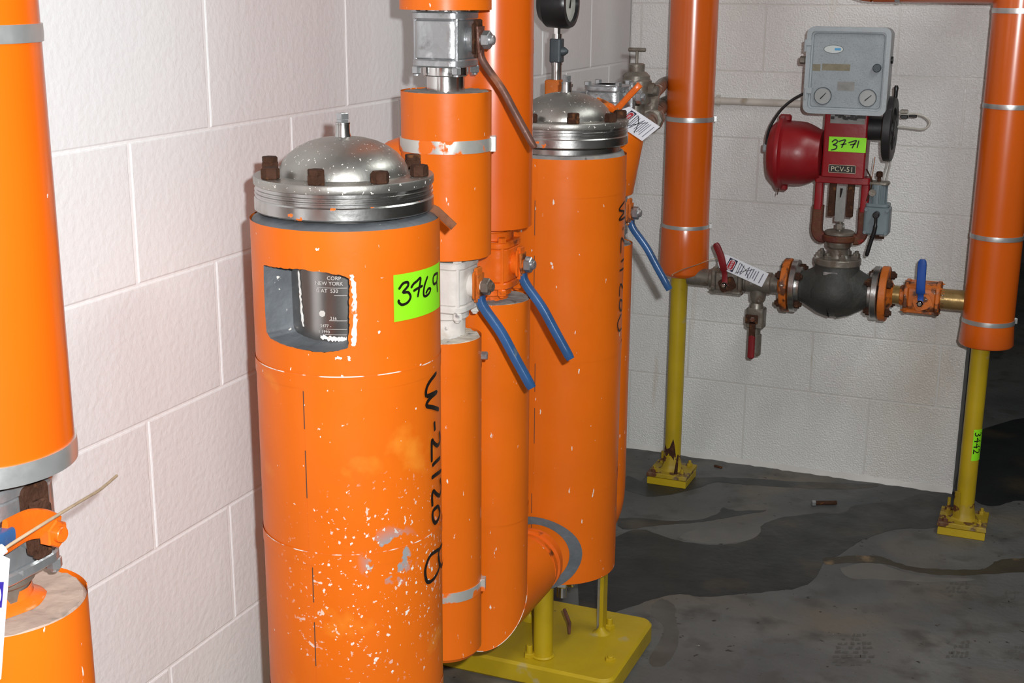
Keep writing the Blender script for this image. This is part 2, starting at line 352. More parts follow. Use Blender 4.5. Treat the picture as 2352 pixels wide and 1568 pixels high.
def ribbon(pts, w, fmap, g=None, lift=0.0, taper=True):
    """flat pen stroke: 2-D points (u, v) of one surface, width w, mapped by fmap(u, v, lift)"""
    g = g or G(); P = [Vector((p[0], p[1])) for p in pts]; n = len(P); vs = []
    for i in range(n):
        t = P[min(i + 1, n - 1)] - P[max(i - 1, 0)]
        if t.length < 1e-9: t = Vector((1, 0))
        t.normalize(); q = Vector((-t.y, t.x)); k = w * (0.7 if taper and i in (0, n - 1) else 1.0)
        for s_ in (1, -1):
            a = P[i] + q * (s_ * k / 2); vs.append(tuple(fmap(a.x, a.y, lift)))
    g.add(vs, [(2 * i, 2 * i + 1, 2 * i + 3, 2 * i + 2) for i in range(n - 1)]); return g
def text_mesh(body, size, fmap, g=None, lift=0.0, align='LEFT', sx=1.0):
    """lettering from the built-in font as flat faces mapped onto a surface"""
    g = g or G()
    cu = bpy.data.curves.new('lettering_source', 'FONT'); cu.body = body; cu.size = size; cu.align_x = align; cu.resolution_u = 2
    ob = bpy.data.objects.new('lettering_source', cu); COL.objects.link(ob)
    me = bpy.data.meshes.new_from_object(ob)
    vs = [tuple(fmap(v.co.x * sx, v.co.y, lift)) for v in me.vertices]; fs = [tuple(p.vertices) for p in me.polygons]
    g.add(vs, fs); bpy.data.objects.remove(ob); bpy.data.meshes.remove(me); bpy.data.curves.remove(cu); return g
def patch(u0, u1, v0, v1, fmap, nu=8, nv=2, lift=0.0, g=None):
    g = g or G(); vs = []
    for j in range(nv + 1):
        for i in range(nu + 1): vs.append(tuple(fmap(u0 + (u1 - u0) * i / nu, v0 + (v1 - v0) * j / nv, lift)))
    fs = [(j * (nu + 1) + i, j * (nu + 1) + i + 1, (j + 1) * (nu + 1) + i + 1, (j + 1) * (nu + 1) + i) for j in range(nv) for i in range(nu)]
    return g.add(vs, fs)

# ================================================================== the setting
XW = 1.118                                     # where the back wall ends
g = G().box((-0.35, -6.2, -0.12), (5.2, 4.2, 0.0)); floor = struct('floor', g, 'floor')
g = G().box((-0.35, -6.2, 2.9), (5.2, 4.2, 3.0)); ceiling = struct('ceiling', g, 'ceil')
def block_wall(name, cells, slab, axis, mat, mmat, gap):
    """mortar slab with each block standing proud of it; cells = (a0, a1, z0, z1) along the wall"""
    w = struct(name, G().box(*slab), mmat)
    for a0, a1, z0, z1 in cells:
        a0 += gap[0] / 2; a1 -= gap[0] / 2; z0 += gap[1] / 2; z1 -= gap[1] / 2
        if a1 - a0 < 0.02 or z1 - z0 < 0.02: continue
        b = G(); d = 0.0028; c = 0.0022; jit = random.uniform(-0.0004, 0.0004)
        P = [(a0, z0), (a1, z0), (a1, z1), (a0, z1)]; Q = [(a0 + c, z0 + c), (a1 - c, z0 + c), (a1 - c, z1 - c), (a0 + c, z1 - c)]
        if axis == 'y':                         # left wall, faces +x
            vs = [(-0.004, a, z) for a, z in P] + [(-0.001 + jit, a, z) for a, z in P] + [(jit, a, z) for a, z in Q]
        else:                                   # back wall, faces -y
            vs = [(a, 0.004, z) for a, z in P] + [(a, 0.001 + jit, z) for a, z in P] + [(a, jit, z) for a, z in Q]
        fs = [(k * 4 + i, k * 4 + (i + 1) % 4, k * 4 + 4 + (i + 1) % 4, k * 4 + 4 + i) for k in range(2) for i in range(4)] + [(8, 9, 10, 11)]
        if axis == 'x': pass
        b.add(vs, fs); put('block', b, mat, w, 4)
    return w
cells = []
LZ = [1.316 + 0.2268 * k for k in range(-6, 7)]
LZ[0] = 0.0
LZ = [z for z in LZ if z < 2.85] + [2.9]
special = {1.316: [-3.58, -3.14, -2.73, -2.313, -1.847, -1.44, -1.17, -0.779, -0.383, 0], 1.0892: [-3.79, -3.37, -2.95, -2.528, -2.06, -1.62, -1.22, -0.99, -0.59, -0.21, 0],
           0.8624: [-3.57, -3.15, -2.73, -2.318, -1.9, -1.5, -1.1, -0.7, -0.35, 0], 0.6356: [-3.78, -3.36, -2.94, -2.528, -2.11, -1.7, -1.3, -0.9, -0.5, -0.2, 0],
           0.4088: [-3.57, -3.15, -2.73, -2.316, -1.9, -1.5, -1.1, -0.7, -0.35, 0], 0.182: [-3.76, -3.34, -2.92, -2.513, -2.1, -1.7, -1.3, -0.9, -0.5, -0.2, 0]}
for i in range(len(LZ) - 1):
    js = None
    for k, v in special.items():
        if abs(LZ[i] - k) < 0.01: js = v
    if js is None: js = [(-0.406 if i % 2 else -0.203) * 1 - 0.406 * q for q in range(10, -1, -1)] + [0]
    js = [-5.2, -4.8, -4.4, -4.0] + js
    for a, b_ in zip(js, js[1:]): cells.append((a, b_, LZ[i], LZ[i + 1]))
wall_left = block_wall('wall_left', cells, ((-0.25, -6.2, 0), (-0.0018, 0.22, 2.9)), 'y', 'wall_l', 'mortar_l', (0.0085, 0.0045))
cells = []
BZ = [0, 0.276, 0.478, 0.682, 0.886, 1.088, 1.296, 1.500, 1.704, 1.908, 2.112, 2.316, 2.52, 2.724, 2.9]
for i in range(len(BZ) - 1):
    js = [0, 0.034, 0.435, 0.838, XW] if i % 2 == 0 else [0, 0.235, 0.646, 1.043, XW]
    for a, b_ in zip(js, js[1:]): cells.append((a, b_, BZ[i], BZ[i + 1]))
wall_back = block_wall('wall_back', cells, ((-0.0, 0.0018, 0), (XW - 0.0005, 0.20, 2.9)), 'x', 'wall_b', 'mortar_b', (0.005, 0.004))
gc_ = G(); vs = []; NX = 60; rnd = random.Random(21)
for i in range(NX + 1):
    x_ = XW * i / NX; h_ = 0.016 + rnd.uniform(-0.004, 0.004); w_ = 0.013 + rnd.uniform(-0.005, 0.005)
    vs += [(x_, 0.0, h_), (x_, -w_ * 0.45, h_ * 0.45), (x_, -w_, 0.0)]
struct('trim_1', gc_.add(vs, [(3 * i + k, 3 * i + k + 1, 3 * i + k + 4, 3 * i + k + 3) for i in range(NX) for k in (0, 1)]), 'mortar_b')
struct('wall_right', G().box((5.0, -6.2, 0), (5.2, 4.2, 2.9)), 'plain')
struct('wall_rear', G().box((-0.35, -6.4, 0), (5.2, -6.2, 2.9)), 'plain')
struct('wall_far', G().box((-0.35, 4.0, 0), (5.2, 4.2, 2.9)), 'unlitwall')
struct('wall_side', G().box((0.3, 0.2, 0), (0.5, 4.0, 2.9)), 'unlitwall')
for k, (tx, ty) in enumerate(TUBES):
    t = thing('ceiling_light', ('white fluorescent ceiling fitting near the camera', 'white fluorescent ceiling fitting further into the room')[k], 'light', (tx, ty, 2.78), 'fluorescent ceiling fittings')
    put('housing', G().box((tx - 0.15, ty - 0.62, 2.80), (tx + 0.15, ty + 0.62, 2.9), 0.01), 'white', t)
    put('diffuser', G().box((tx - 0.13, ty - 0.6, 2.785), (tx + 0.13, ty + 0.6, 2.80), 0.003), 'diffuser', t)

def film(name, pts, mat, z=0.0006, n=5, k=5, amp=0.006, seed=1):
    """thin wet or dirty film with a wavering rim on the floor; pts in photo pixels"""
    rnd = random.Random(seed)
    P = [on_z(*p) for p in pts]; P.append(P[0])
    Q = smooth([(p.x, p.y, 0) for p in P], k)[:-1]
    poly = []
    for i, q in enumerate(Q):
        poly.append((q.x + rnd.uniform(-amp, amp) * 0.4, q.y + rnd.uniform(-amp, amp)))
    g_ = G(); nn = len(poly); tri = delaunay_2d_cdt([Vector(p) for p in poly], [], [list(range(nn))], 1, 1e-6)
    vs = [(v.x, v.y, z) for v in tri[0]]; g_.add(vs, [tuple(f) for f in tri[2]])
    # rim down to the floor
    g_.add([(x, y, z) for x, y in poly] + [(x, y, -0.0005) for x, y in poly], [(i, (i + 1) % nn, nn + (i + 1) % nn, nn + i) for i in range(nn)])
    return put(name, g_, mat, floor, 30)
film('wet_patch', [(1330, 1290), (1400, 1240), (1470, 1215), (1540, 1238), (1590, 1246), (1660, 1252), (1730, 1236), (1752, 1205), (1790, 1190), (1860, 1180), (1935, 1178), (1965, 1160), (2060, 1150), (2120, 1133), (2190, 1128), (2190, 1195), (2140, 1212), (2060, 1215), (2000, 1232), (1960, 1252), (1930, 1272), (1895, 1290), (1870, 1330), (1830, 1350), (1760, 1358), (1700, 1364), (1620, 1370), (1560, 1364), (1500, 1376), (1440, 1396), (1340, 1420)], 'wet', 0.0006, amp=0.004, seed=3)
film('wet_patch', [(1440, 1092), (1500, 1110), (1600, 1096), (1700, 1098), (1800, 1104), (1900, 1108), (2010, 1112), (2000, 1120), (1900, 1124), (1800, 1118), (1700, 1112), (1640, 1108), (1600, 1122), (1500, 1140), (1430, 1120)], 'wet', 0.0005, amp=0.004, seed=5)
film('wet_patch', [(1420, 1190), (1470, 1190), (1540, 1196), (1610, 1192), (1650, 1178), (1660, 1165), (1690, 1172), (1760, 1172), (1720, 1180), (1660, 1190), (1600, 1200), (1520, 1205), (1430, 1215)], 'wet', 0.0005, amp=0.004, seed=6)
film('wet_patch', [(2215, 1000), (2352, 960), (2420, 1000), (2420, 1140), (2330, 1150), (2290, 1162), (2240, 1150), (2225, 1100)], 'wet', 0.0005, amp=0.004, seed=8)
film('dirt_line', [(1890, 1282), (1960, 1276), (2020, 1278), (2060, 1292), (2100, 1302), (2180, 1308), (2260, 1306), (2290, 1288), (2340, 1282), (2420, 1284), (2420, 1318), (2330, 1314), (2250, 1320), (2160, 1320), (2080, 1308), (2030, 1294), (1960, 1292), (1900, 1296)], 'scum', 0.0009, amp=0.003, seed=9)
film('lime_deposit', [(1495, 1390), (1520, 1375), (1548, 1390), (1552, 1420), (1560, 1460), (1548, 1500), (1520, 1530), (1490, 1520), (1510, 1480), (1525, 1440), (1500, 1415)], 'smudge', 0.0005, amp=0.004, seed=10)
film('lime_deposit', [(1930, 1304), (1990, 1292), (2040, 1300), (2110, 1322), (2240, 1330), (2140, 1336), (2020, 1330), (1950, 1326)], 'pale', 0.0004, amp=0.004, seed=11)
film('lime_deposit', [(1560, 1235), (1580, 1222), (1640, 1210), (1730, 1205), (1748, 1218), (1730, 1236), (1690, 1246), (1640, 1248), (1590, 1244)], 'pale', 0.0009, amp=0.003, seed=12)
def boot_print(cx, cy, rows, w, label):
    g_ = G(); rnd = random.Random(int(cx))
    for r_, (dy, half, cols) in enumerate(rows):
        for c_ in range(cols):
            u = -half + 2 * half * (c_ + 0.5) / cols
            hw = half / cols * 0.72
            u += rnd.uniform(-3, 3) + dy * -0.12; q = [(cx + u - hw, cy + dy - 2.4 + 1.5 * math.sin(u * 0.2)), (cx + u + hw, cy + dy - 3.2), (cx + u + hw * 0.9, cy + dy + 2.6), (cx + u - hw * 1.1, cy + dy + 3.0)]
            if rnd.random() < 0.22: continue
            g_.add([tuple(on_z(a + rnd.uniform(-2.4, 2.4), b_ + rnd.uniform(-1.6, 1.6), 0.0007)) for a, b_ in q], [(0, 1, 2, 3)])
    put('boot_print', g_, 'print', floor, 30)
boot_print(1962, 1492, [(-34, 22, 4), (-25, 34, 6), (-15, 40, 6), (-5, 42, 6), (5, 46, 6), (15, 48, 6), (25, 46, 6), (32, 40, 5)], 1, '')
boot_print(2200, 1352, [(-12, 20, 4), (-3, 26, 5), (6, 24, 5), (15, 22, 4)], 1, '')
boot_print(2202, 1490, [(-16, 26, 5), (-7, 24, 4), (8, 26, 5), (16, 26, 5)], 1, '')
boot_print(2322, 1376, [(-16, 18, 4), (-6, 24, 5), (4, 24, 5), (14, 24, 5)], 1, '')
boot_print(2335, 1500, [(-14, 20, 4), (-4, 24, 5), (10, 24, 5)], 1, '')

# ================================================================== valves
def lever_path(b):
    """pipe ball-valve lever that drops and then kicks outwards (+x) from bolt b"""
    x, y, z = b
    return smooth([(x - 0.005, y, z + 0.022), (x - 0.004, y, z - 0.012), (x + 0.001, y, z - 0.036), (x + 0.036, y, z - 0.080), (x + 0.062, y, z - 0.122), (x + 0.097, y, z - 0.178)], 5)
def ball_valve(label, ax, zc, mats, up_to, down_to, neck=0.033, group='ball valves on the risers', lever=None, half=0.047, h=0.046, grip=True, lw=(0.015, 0.010), gf=0.26):
    """three-piece ball valve on a vertical pipe, stem pointing away from the wall (+x)"""
    x, y = ax; t = thing('ball_valve', label, 'valve', (x, y, down_to), group)
    mb = mats['body']
    put('body', G().rbox(x, y, half * 2.0, half * 2.0, half * 0.5, zc - h + 0.013, zc + h - 0.013, ch=0.003), mb, t)
    for s in (-1, 1):
        z0, z1 = sorted((zc + s * (h - 0.0135), zc + s * h))
        put('end_plate', G().rbox(x, y, half * 2.07, half * 2.07, half * 0.52, z0, z1, ch=0.0025), mb, t)
        z0, z1 = (zc + h, up_to) if s > 0 else (down_to, zc - h)
        col = G()
        if s > 0:
            col.cyl(neck + 0.006, z0 - 0.001, min(z0 + 0.016, z1), frame((x, y, 0)), 28, 0.002).cyl(neck, z0 - 0.001, z1, frame((x, y, 0)), 28)
        else:
            col.cyl(neck + 0.006, max(z1 - 0.016, z0), z1 + 0.001, frame((x, y, 0)), 28, 0.002).cyl(neck, z0, z1 + 0.001, frame((x, y, 0)), 28)
        put('pipe_neck', col, mats.get('neck', mb), t)
    for sx in (-1, 1):
        for sy in (-1, 1):
            px_, py_ = x + sx * half * 0.80, y + sy * half * 0.80
            b = G().hexa(0.0085, zc - h - 0.012, zc - h + 0.001, frame((px_, py_, 0))).cyl(0.005, zc - h - 0.015, zc - h - 0.011, frame((px_, py_, 0)), 10)
            b.hexa(0.0085, zc + h - 0.001, zc + h + 0.009, frame((px_, py_, 0))).cyl(0.005, zc - h - 0.005, zc + h + 0.005, frame((px_, py_, 0)), 10)
            put('bolt', b, mats.get('bolt', mb), t)
    sxp = x + half * 0.97
    put('stem_boss', G().cyl(0.021, 0, 0.012, frame((sxp, y, zc), 'x'), 24, 0.002).cyl(0.010, 0.01, 0.030, frame((sxp, y, zc), 'x'), 16), mats.get('boss', mb), t)
    st = G().rbox(0, 0, 0.052, 0.036, 0.007, 0.0, 0.004, frame((sxp + 0.012, y, zc + 0.002), 'x'))
    put('stop_plate', st.box((sxp + 0.012, y - 0.010, zc - 0.03), (sxp + 0.019, y + 0.010, zc + 0.034), 0.002), mats['stop'], t)
    bx = sxp + 0.024
    pth = lever or lever_path((bx, y, zc))
    n = len(pth); k = max(2, int(n * gf))
    lv = G().tube([tuple(p) for p in pth[:k + 2]], [lw[0] + (lw[1] - lw[0]) * min(1, i / k) for i in range(k + 2)], 12, flat=((1, 0, 0), 0.0034))
    L = put('lever', lv, mats['lever'], t)
    rr = [0.0090 + 0.0012 * math.sin(PI * i / (n - k)) for i in range(n - k)]; rr[-1] = 0.0055; rr[0] = 0.009
    if not grip: rr = [q_ * 0.85 for q_ in rr]
    put('grip', G().tube([tuple(p) for p in pth[k:]], rr, 14, flat=((1, 0, 0), 0.0075 if grip else 0.0048)), mats['grip'], t)
    put('lever_nut', G().hexa(0.0155, 0, 0.014, frame((bx + 0.001, y, zc), 'x')).cyl(0.0085, 0.013, 0.021, frame((bx, y, zc), 'x'), 14, 0.001), mats.get('nut', 'castgrey'), t)
    return t

# ================================================================== insulated pipe pieces
def jacket(g_, ax, r, z0, z1, seam=-1.5, lap=0.0012, seg=72, r1=None, rows=None):
    """thin painted sheet rolled round the insulation, its edge lapped at angle seam"""
    x, y = ax; r1 = r if r1 is None else r1; zs = rows or [z0, z1]; vs, fs = [], []
    for z in zs:
        rz = r + (r1 - r) * (z - z0) / (z1 - z0)
        for i in range(seg + 1):
            a = seam + 2 * PI * i / seg; rr = rz + lap * (1 - i / seg)
            vs.append((x + rr * math.cos(a), y + rr * math.sin(a), z))
    n = seg + 1
    for k in range(len(zs) - 1):
        for i in range(seg): fs.append((k * n + i, k * n + i + 1, (k + 1) * n + i + 1, (k + 1) * n + i))
        fs.append((k * n + seg, k * n, (k + 1) * n, (k + 1) * n + seg))
    return g_.add(vs, fs)
def annulus(ax, r_in, r_out, z, th=0.006, up=True, rough_=0.0015, seg=56, seed=0):
    rnd = random.Random(seed); g_ = G(); vs, fs = [], []; x, y = ax; s = 1 if up else -1
    rs = [r_out, r_out - 0.004, (r_in + r_out) / 2, r_in]
    for k, r in enumerate(rs):
        for i in range(seg):
            a = 2 * PI * i / seg; dz = rnd.uniform(-rough_, rough_) if k else 0
            vs.append((x + r * math.cos(a), y + r * math.sin(a), z + dz - (s * th if k == 0 else 0)))
    for k in range(3):
        for i in range(seg):
            j = (i + 1) % seg; f = (k * seg + i, k * seg + j, (k + 1) * seg + j, (k + 1) * seg + i); fs.append(f if up else f[::-1])
    return g_.add(vs, fs)
def pipe_section(name, label, ax, r, z0, z1, core=0.033, mat='orange', bands=(), laps=(), top=True, bottom=True, group=None, seam=-1.9, end='insul', cat='pipe', band_mat='band', r1=None, seal=True):
    t = thing(name, label, cat, (ax[0], ax[1], z0), group)
    zs = sorted([z0] + list(laps) + [z1])
    for a, b_ in zip(zs, zs[1:]):
        put('jacket', jacket(G(), ax, r, a, b_, seam, r1=r1), mat, t)
    for z in laps:
        put('lap_band', jacket(G(), ax, r + 0.0008, z - 0.012, z + 0.012, seam + 0.3, 0.0008), mat, t)
    if top: put('insulation_end', annulus(ax, core, r - 0.0005, z1 - 0.001, seed=1), end, t)
    if bottom: put('insulation_end', annulus(ax, core, r - 0.0005, z0 + 0.001, up=False, seed=2), end, t)
    for z, w in bands:
        b = put('clamp_band', G().lathe([(r - 0.002, z - w / 2), (r + 0.0022, z - w / 2), (r + 0.0026, z), (r + 0.0022, z + w / 2), (r - 0.002, z + w / 2)], frame((ax[0], ax[1], 0)), 64), band_mat, t)
        if not seal: continue
        a = rad(18); cx, cy = ax[0] + (r + 0.004) * math.cos(a), ax[1] + (r + 0.004) * math.sin(a)
        put('band_seal', G().box((-0.006, -0.009, -w * 0.62), (0.005, 0.009, w * 0.62), 0.001, Matrix.Translation((cx, cy, z)) @ Matrix.Rotation(a, 4, 'Z')), band_mat, b)
    return t

ROW = 0.335
LA, LB, LC, L0 = (ROW, -2.09), (ROW, -1.89), (ROW, -1.21), (ROW, -3.21)
LAL = (ROW - 0.002, -2.108)
V1A, V2A = (ROW, -2.45), (ROW, -1.49)

# ================================================================== filter vessels
def vessel(name, label, ax, rj, z_top, laps, z_bot, seam, chip, window=None, tilt=None, bolt0=0.0):
    t = thing(name, label, 'filter vessel', (ax[0], ax[1], z_bot), 'insulated filter vessels', world=False)
    ORIGIN[t.name] = Vector((0, 0, z_bot))
    A = (0, 0); mat = 'orange_chip' if chip else 'orange'
    rs = 0.100
    zs = sorted([z_bot] + list(laps) + [z_top])
    for k, (a, b_) in enumerate(zip(zs, zs[1:])):
        last = k == len(zs) - 2
        if last and window:
            put('jacket', window_jacket(rj, a, b_, window), mat, t, 30)
        else: put('jacket', jacket(G(), A, rj, a, b_, seam + 0.035 * (k % 2), 0.0018, 96), mat, t)
    for z in laps:
        lb = put('lap_band', jacket(G(), A, rj + 0.0012, z - 0.011, z + 0.011, seam + 0.1, 0.001, 96), mat, t)
        if chip: put('worn_edge', jacket(G(), A, rj + 0.0016, z + 0.0098, z + 0.0114, seam + 0.1, 0.001, 96), 'orange_edge', lb)
    for k, (a, b_) in enumerate(zip(zs, zs[1:])):         # dark open edge of the lapped seam
        if k == len(zs) - 2: continue
        sa = seam + 0.035 * (k % 2)
        for (f0, f1) in ((0.35, 0.62), (0.74, 0.95)):
            za, zb = a + (b_ - a) * f0, a + (b_ - a) * f1; sg = G()
            vs = [((rj + 0.0019) * math.cos(sa + da), (rj + 0.0019) * math.sin(sa + da), z) for z in (za, zb) for da in (-0.009, 0.003)]
            put('seam_gap', sg.add(vs, [(0, 1, 3, 2)]), 'seam', t)
    put('insulation_end', G().lathe([(rj - 0.0005, z_top - 0.006), (rj - 0.004, z_top), (0.126, min(z_top + 0.006, 1.2235)), (0.112, min(z_top + 0.009, 1.2235)), (rs - 0.002, min(z_top + 0.004, 1.2235))], None, 72, wob=0.002), 'mastic' if chip else 'insul', t)
    put('insulation_end', annulus(A, 0.03, rj - 0.0005, z_bot + 0.001, up=False, seed=5, seg=72), 'insul', t)
    put('shell', G().lathe([(0, z_bot + 0.02), (rs, z_bot + 0.02), (rs, 1.236)], None, 64), 'mirror', t)
    put('neck_ring', G().lathe([(0.119, z_top - 0.01), (0.119, 1.2215), (0.112, 1.2265)], None, 64), 'steel', t)
    put('lower_flange', G().lathe([(0.09, 1.226), (0.1335, 1.226), (0.1352, 1.228), (0.1352, 1.244), (0.1335, 1.2462), (0.09, 1.2462)], None, 72), 'steel_paint', t, 25)
    put('clamp_ring', G().lathe([(0.1328, 1.246), (0.1328, 1.2495), (0.1345, 1.2505), (0.1345, 1.2525), (0.1322, 1.2535), (0.1322, 1.2555), (0.1342, 1.2565), (0.1342, 1.2585), (0.1325, 1.2595), (0.1325, 1.264)], None, 72), 'steel', t, 20)
    lid = put('lid', G().lathe([(0.1322, 1.2640), (0.1350, 1.2652), (0.1356, 1.267), (0.1356, 1.2755), (0.1345, 1.2775), (0.100, 1.2775), (0.0975, 1.2785), (0.0968, 1.284), (0.0955, 1.289), (0.091, 1.2975), (0.082, 1.308), (0.069, 1.3175), (0.052, 1.3255), (0.034, 1.3305), (0.016, 1.3328), (0, 1.3335)], None, 72), 'steel_dusty', t, 30)
    put('vent_nipple', G().lathe([(0.0125, 1.330), (0.0118, 1.335), (0.0106, 1.339), (0.0104, 1.351), (0.0112, 1.3515), (0.0112, 1.354), (0.006, 1.3545)], None, 24), 'steel', lid)
    put('vent_plug', G().cyl(0.0082, 1.353, 1.359, None, 4, 0.0008, rad(20)).cyl(0.0090, 1.358, 1.368, None, 4, 0.0008, rad(20)), 'castgrey', lid)
    for k in range(8):
        a = bolt0 + 2 * PI * k / 8; bx, by = 0.1185 * math.cos(a), 0.1185 * math.sin(a)
        hgt = 0.0165 if k % 3 else 0.014
        put('flange_bolt', G().hexa(0.0138, 1.2772, 1.2772 + hgt, Matrix.Translation((bx, by, 0)), k * 0.7).hexa(0.0125, 1.2772 + hgt - 0.001, 1.2772 + hgt + (0.001 if k % 3 else 0.008), Matrix.Translation((bx, by, 0)), k * 0.7 + 0.2), 'rust', t)
    if tilt: t.rotation_euler = tilt
    return t
def cyl_map(ax, r):
    return lambda u, v, l: Vector((ax[0] + (r + l) * math.cos(u / r), ax[1] + (r + l) * math.sin(u / r), v))
def window_jacket(r, z0, z1, win):
    """top jacket section with the ragged name-plate opening cut through it (theta, z outline)"""
    dense = []
    rnd = random.Random(5); n = len(win)
    for i in range(n):
        (a0, b0), (a1, b1) = win[i], win[(i + 1) % n]
        m = max(2, int(math.hypot((a1 - a0) * r, b1 - b0) / 0.004))
        for k in range(m):
            f = k / m; dense.append(((a0 + (a1 - a0) * f) * r + rnd.uniform(-0.0009, 0.0009), b0 + (b1 - b0) * f + rnd.uniform(-0.0008, 0.0008)))
    nd = len(dense)
    def inside(u, v):
        c = False; j = nd - 1
        for i in range(nd):
            if (dense[i][1] > v) != (dense[j][1] > v) and u < (dense[j][0] - dense[i][0]) * (v - dense[i][1]) / (dense[j][1] - dense[i][1]) + dense[i][0]: c = not c
            j = i
        return c
    pts = list(dense); edges = [(i, (i + 1) % nd) for i in range(nd)]
    NU, NV = 96, 12; uS = -PI * 1.0 * r
    for j in range(NV + 1):
        for i in range(NU + 1):
            u = uS + 2 * PI * r * i / NU; v = z0 + (z1 - z0) * j / NV
            if min((u - a) ** 2 + (v - b_) ** 2 for a, b_ in dense) > 0.000012 and not inside(u, v): pts.append((u, v))
    tri = delaunay_2d_cdt([Vector(p) for p in pts], edges, [], 0, 1e-7)
    g_ = G(); V = tri[0]; fs = []
    for f in tri[2]:
        cx = sum(V[i].x for i in f) / 3; cy = sum(V[i].y for i in f) / 3
        if not inside(cx, cy): fs.append(tuple(f))
    fm = cyl_map((0, 0), r); sm = rad(-89.5) * r
    # left of the seam the sheet lies 1.6 mm lower: the lap shows as a step
    g_.add([tuple(fm(v.x, v.y, 0.0016 if v.x > sm else 0.0004)) for v in V], fs)
    return g_
WIN = [(rad(a), z) for a, z in ((-117.5, 1.154), (-108, 1.1555), (-98, 1.1565), (-86, 1.1575), (-72, 1.1555), (-63, 1.151), (-58.5, 1.147), (-59.0, 1.11), (-59.5, 1.07), (-60.5, 1.043), (-66, 1.039), (-76, 1.036), (-90, 1.038), (-103, 1.041), (-113, 1.045), (-117.5, 1.053), (-118.0, 1.09), (-118.0, 1.13))]
RJ1, RJ2 = 0.1425, 0.1320
cam_dir = math.atan2(CAM.y - V1A[1], CAM.x - V1A[0])
TILT = (rad(-0.18), rad(-0.45), 0)
v1 = vessel('filter_vessel', 'nearest orange filter vessel with cut-out showing its steel plate and green 3769 sticker', V1A, RJ1, 1.2140, (0.989, 0.708, 0.43), 0.24, rad(-88), True, WIN, None, cam_dir + rad(-19.5))
# opening: grey reveal of the insulation and the plate inside
fm = lambda r: cyl_map((0, 0), r)
gv = G(); n = len(WIN); W2 = []
for i in range(n):
    (a0, b0), (a1, b1) = WIN[i], WIN[(i + 1) % n]
    for k in range(6): W2.append((a0 + (a1 - a0) * k / 6, b0 + (b1 - b0) * k / 6))
m = len(W2); vs = []
rnd = random.Random(9)
for r in (RJ1 + 0.0008, 0.128, 0.112, 0.0995):
    for a, z in W2:
        ac = rad(-88); k = 1.0 if r > 0.14 else 1.0 - 0.10 * (RJ1 - r) / 0.043
        vs.append(tuple(fm(r)((ac + (a - ac) * (k if a < ac else 2.25 - 1.25 * k)) * r, 1.096 + (z - 1.096) * (1 - (1 - k) * 0.7) + rnd.uniform(-0.0007, 0.0007), 0)))
fs = [(k * m + i, k * m + (i + 1) % m, (k + 1) * m + (i + 1) % m, (k + 1) * m + i) for k in range(3) for i in range(m)]
put('cutout_lining', gv.add(vs, fs), 'mastic', v1, 50, 'grey ragged insulation edge of the cut-out')
def blob_strip(pts, w, fmap, seed, lift=0.0006):
    rnd = random.Random(seed); g_ = G()
    P = smooth([(p[0], p[1], 0) for p in pts], 8); n = len(P); vs = []
    for i, p in enumerate(P):
        t = P[min(i + 1, n - 1)] - P[max(i - 1, 0)]; t.normalize(); q = Vector((-t.y, t.x, 0))
        for s_ in (1, -1):
            a = p + q * (s_ * w * (0.25 + rnd.random() * 0.75)); vs.append(tuple(fmap(a.x, a.y, lift)))
    return g_.add(vs, [(2 * i, 2 * i + 1, 2 * i + 3, 2 * i + 2) for i in range(n - 1)])
gm = blob_strip([(rad(-57.3) * RJ1, 1.152), (rad(-56.3) * RJ1, 1.13), (rad(-56.2) * RJ1, 1.10), (rad(-56.4) * RJ1, 1.07), (rad(-57.6) * RJ1, 1.046)], 0.0045, fm(RJ1), 3, 0.002)
put('mastic_smear', gm, 'mastic_white', v1, 30, 'white ragged mastic along the right of the cut-out')
gm = blob_strip([(rad(-84) * 0.1, 1.0475), (rad(-76) * 0.1, 1.0460), (rad(-68) * 0.1, 1.0445), (rad(-61) * 0.1, 1.0450)], 0.005, fm(0.1), 4, 0.0012)
put('mastic_smear', gm, 'mastic_white', v1, 30)
gm = blob_strip([(rad(-104) * 0.1, 1.148), (rad(-103.5) * 0.1, 1.12), (rad(-102.5) * 0.1, 1.09), (rad(-101) * 0.1, 1.06)], 0.003, fm(0.1), 6, 0.0012)
put('mastic_smear', gm, 'mastic_white', v1, 30)
gm = blob_strip([(rad(-68) * RJ1, 1.0285), (rad(-64) * RJ1, 1.0285)], 0.003, fm(RJ1), 8, 0.002)
gm2 = blob_strip([(rad(-60) * RJ1, 1.031), (rad(-60) * RJ1, 1.024)], 0.003, fm(RJ1), 9, 0.002); gm.add(gm2.v, gm2.f)
put('mastic_smear', gm, 'mastic_white', v1, 30)
RS = 0.1
def plate_text(body, a_deg, z, size, align='LEFT'):
    return text_mesh(body, size, lambda u, v, l: fm(RS)(rad(a_deg) * RS + u, z + v, l), None, 0.0004, align)
TXT = (('CORP', -77, 1.1345, 0.0080), ('NEW YORK', -87.5, 1.1265, 0.0080), ('G AT  530', -87, 1.1155, 0.0078), ('216', -75, 1.0745, 0.0065), ('5477 -', -84, 1.0625, 0.0065), ('1 1990', -86, 1.0535, 0.0065))
RUL = ((-86, -60, 1.1222), (-71, -60, 1.1110), (-76, -61, 1.0728), (-79, -61, 1.0598), (-80, -61, 1.0515))
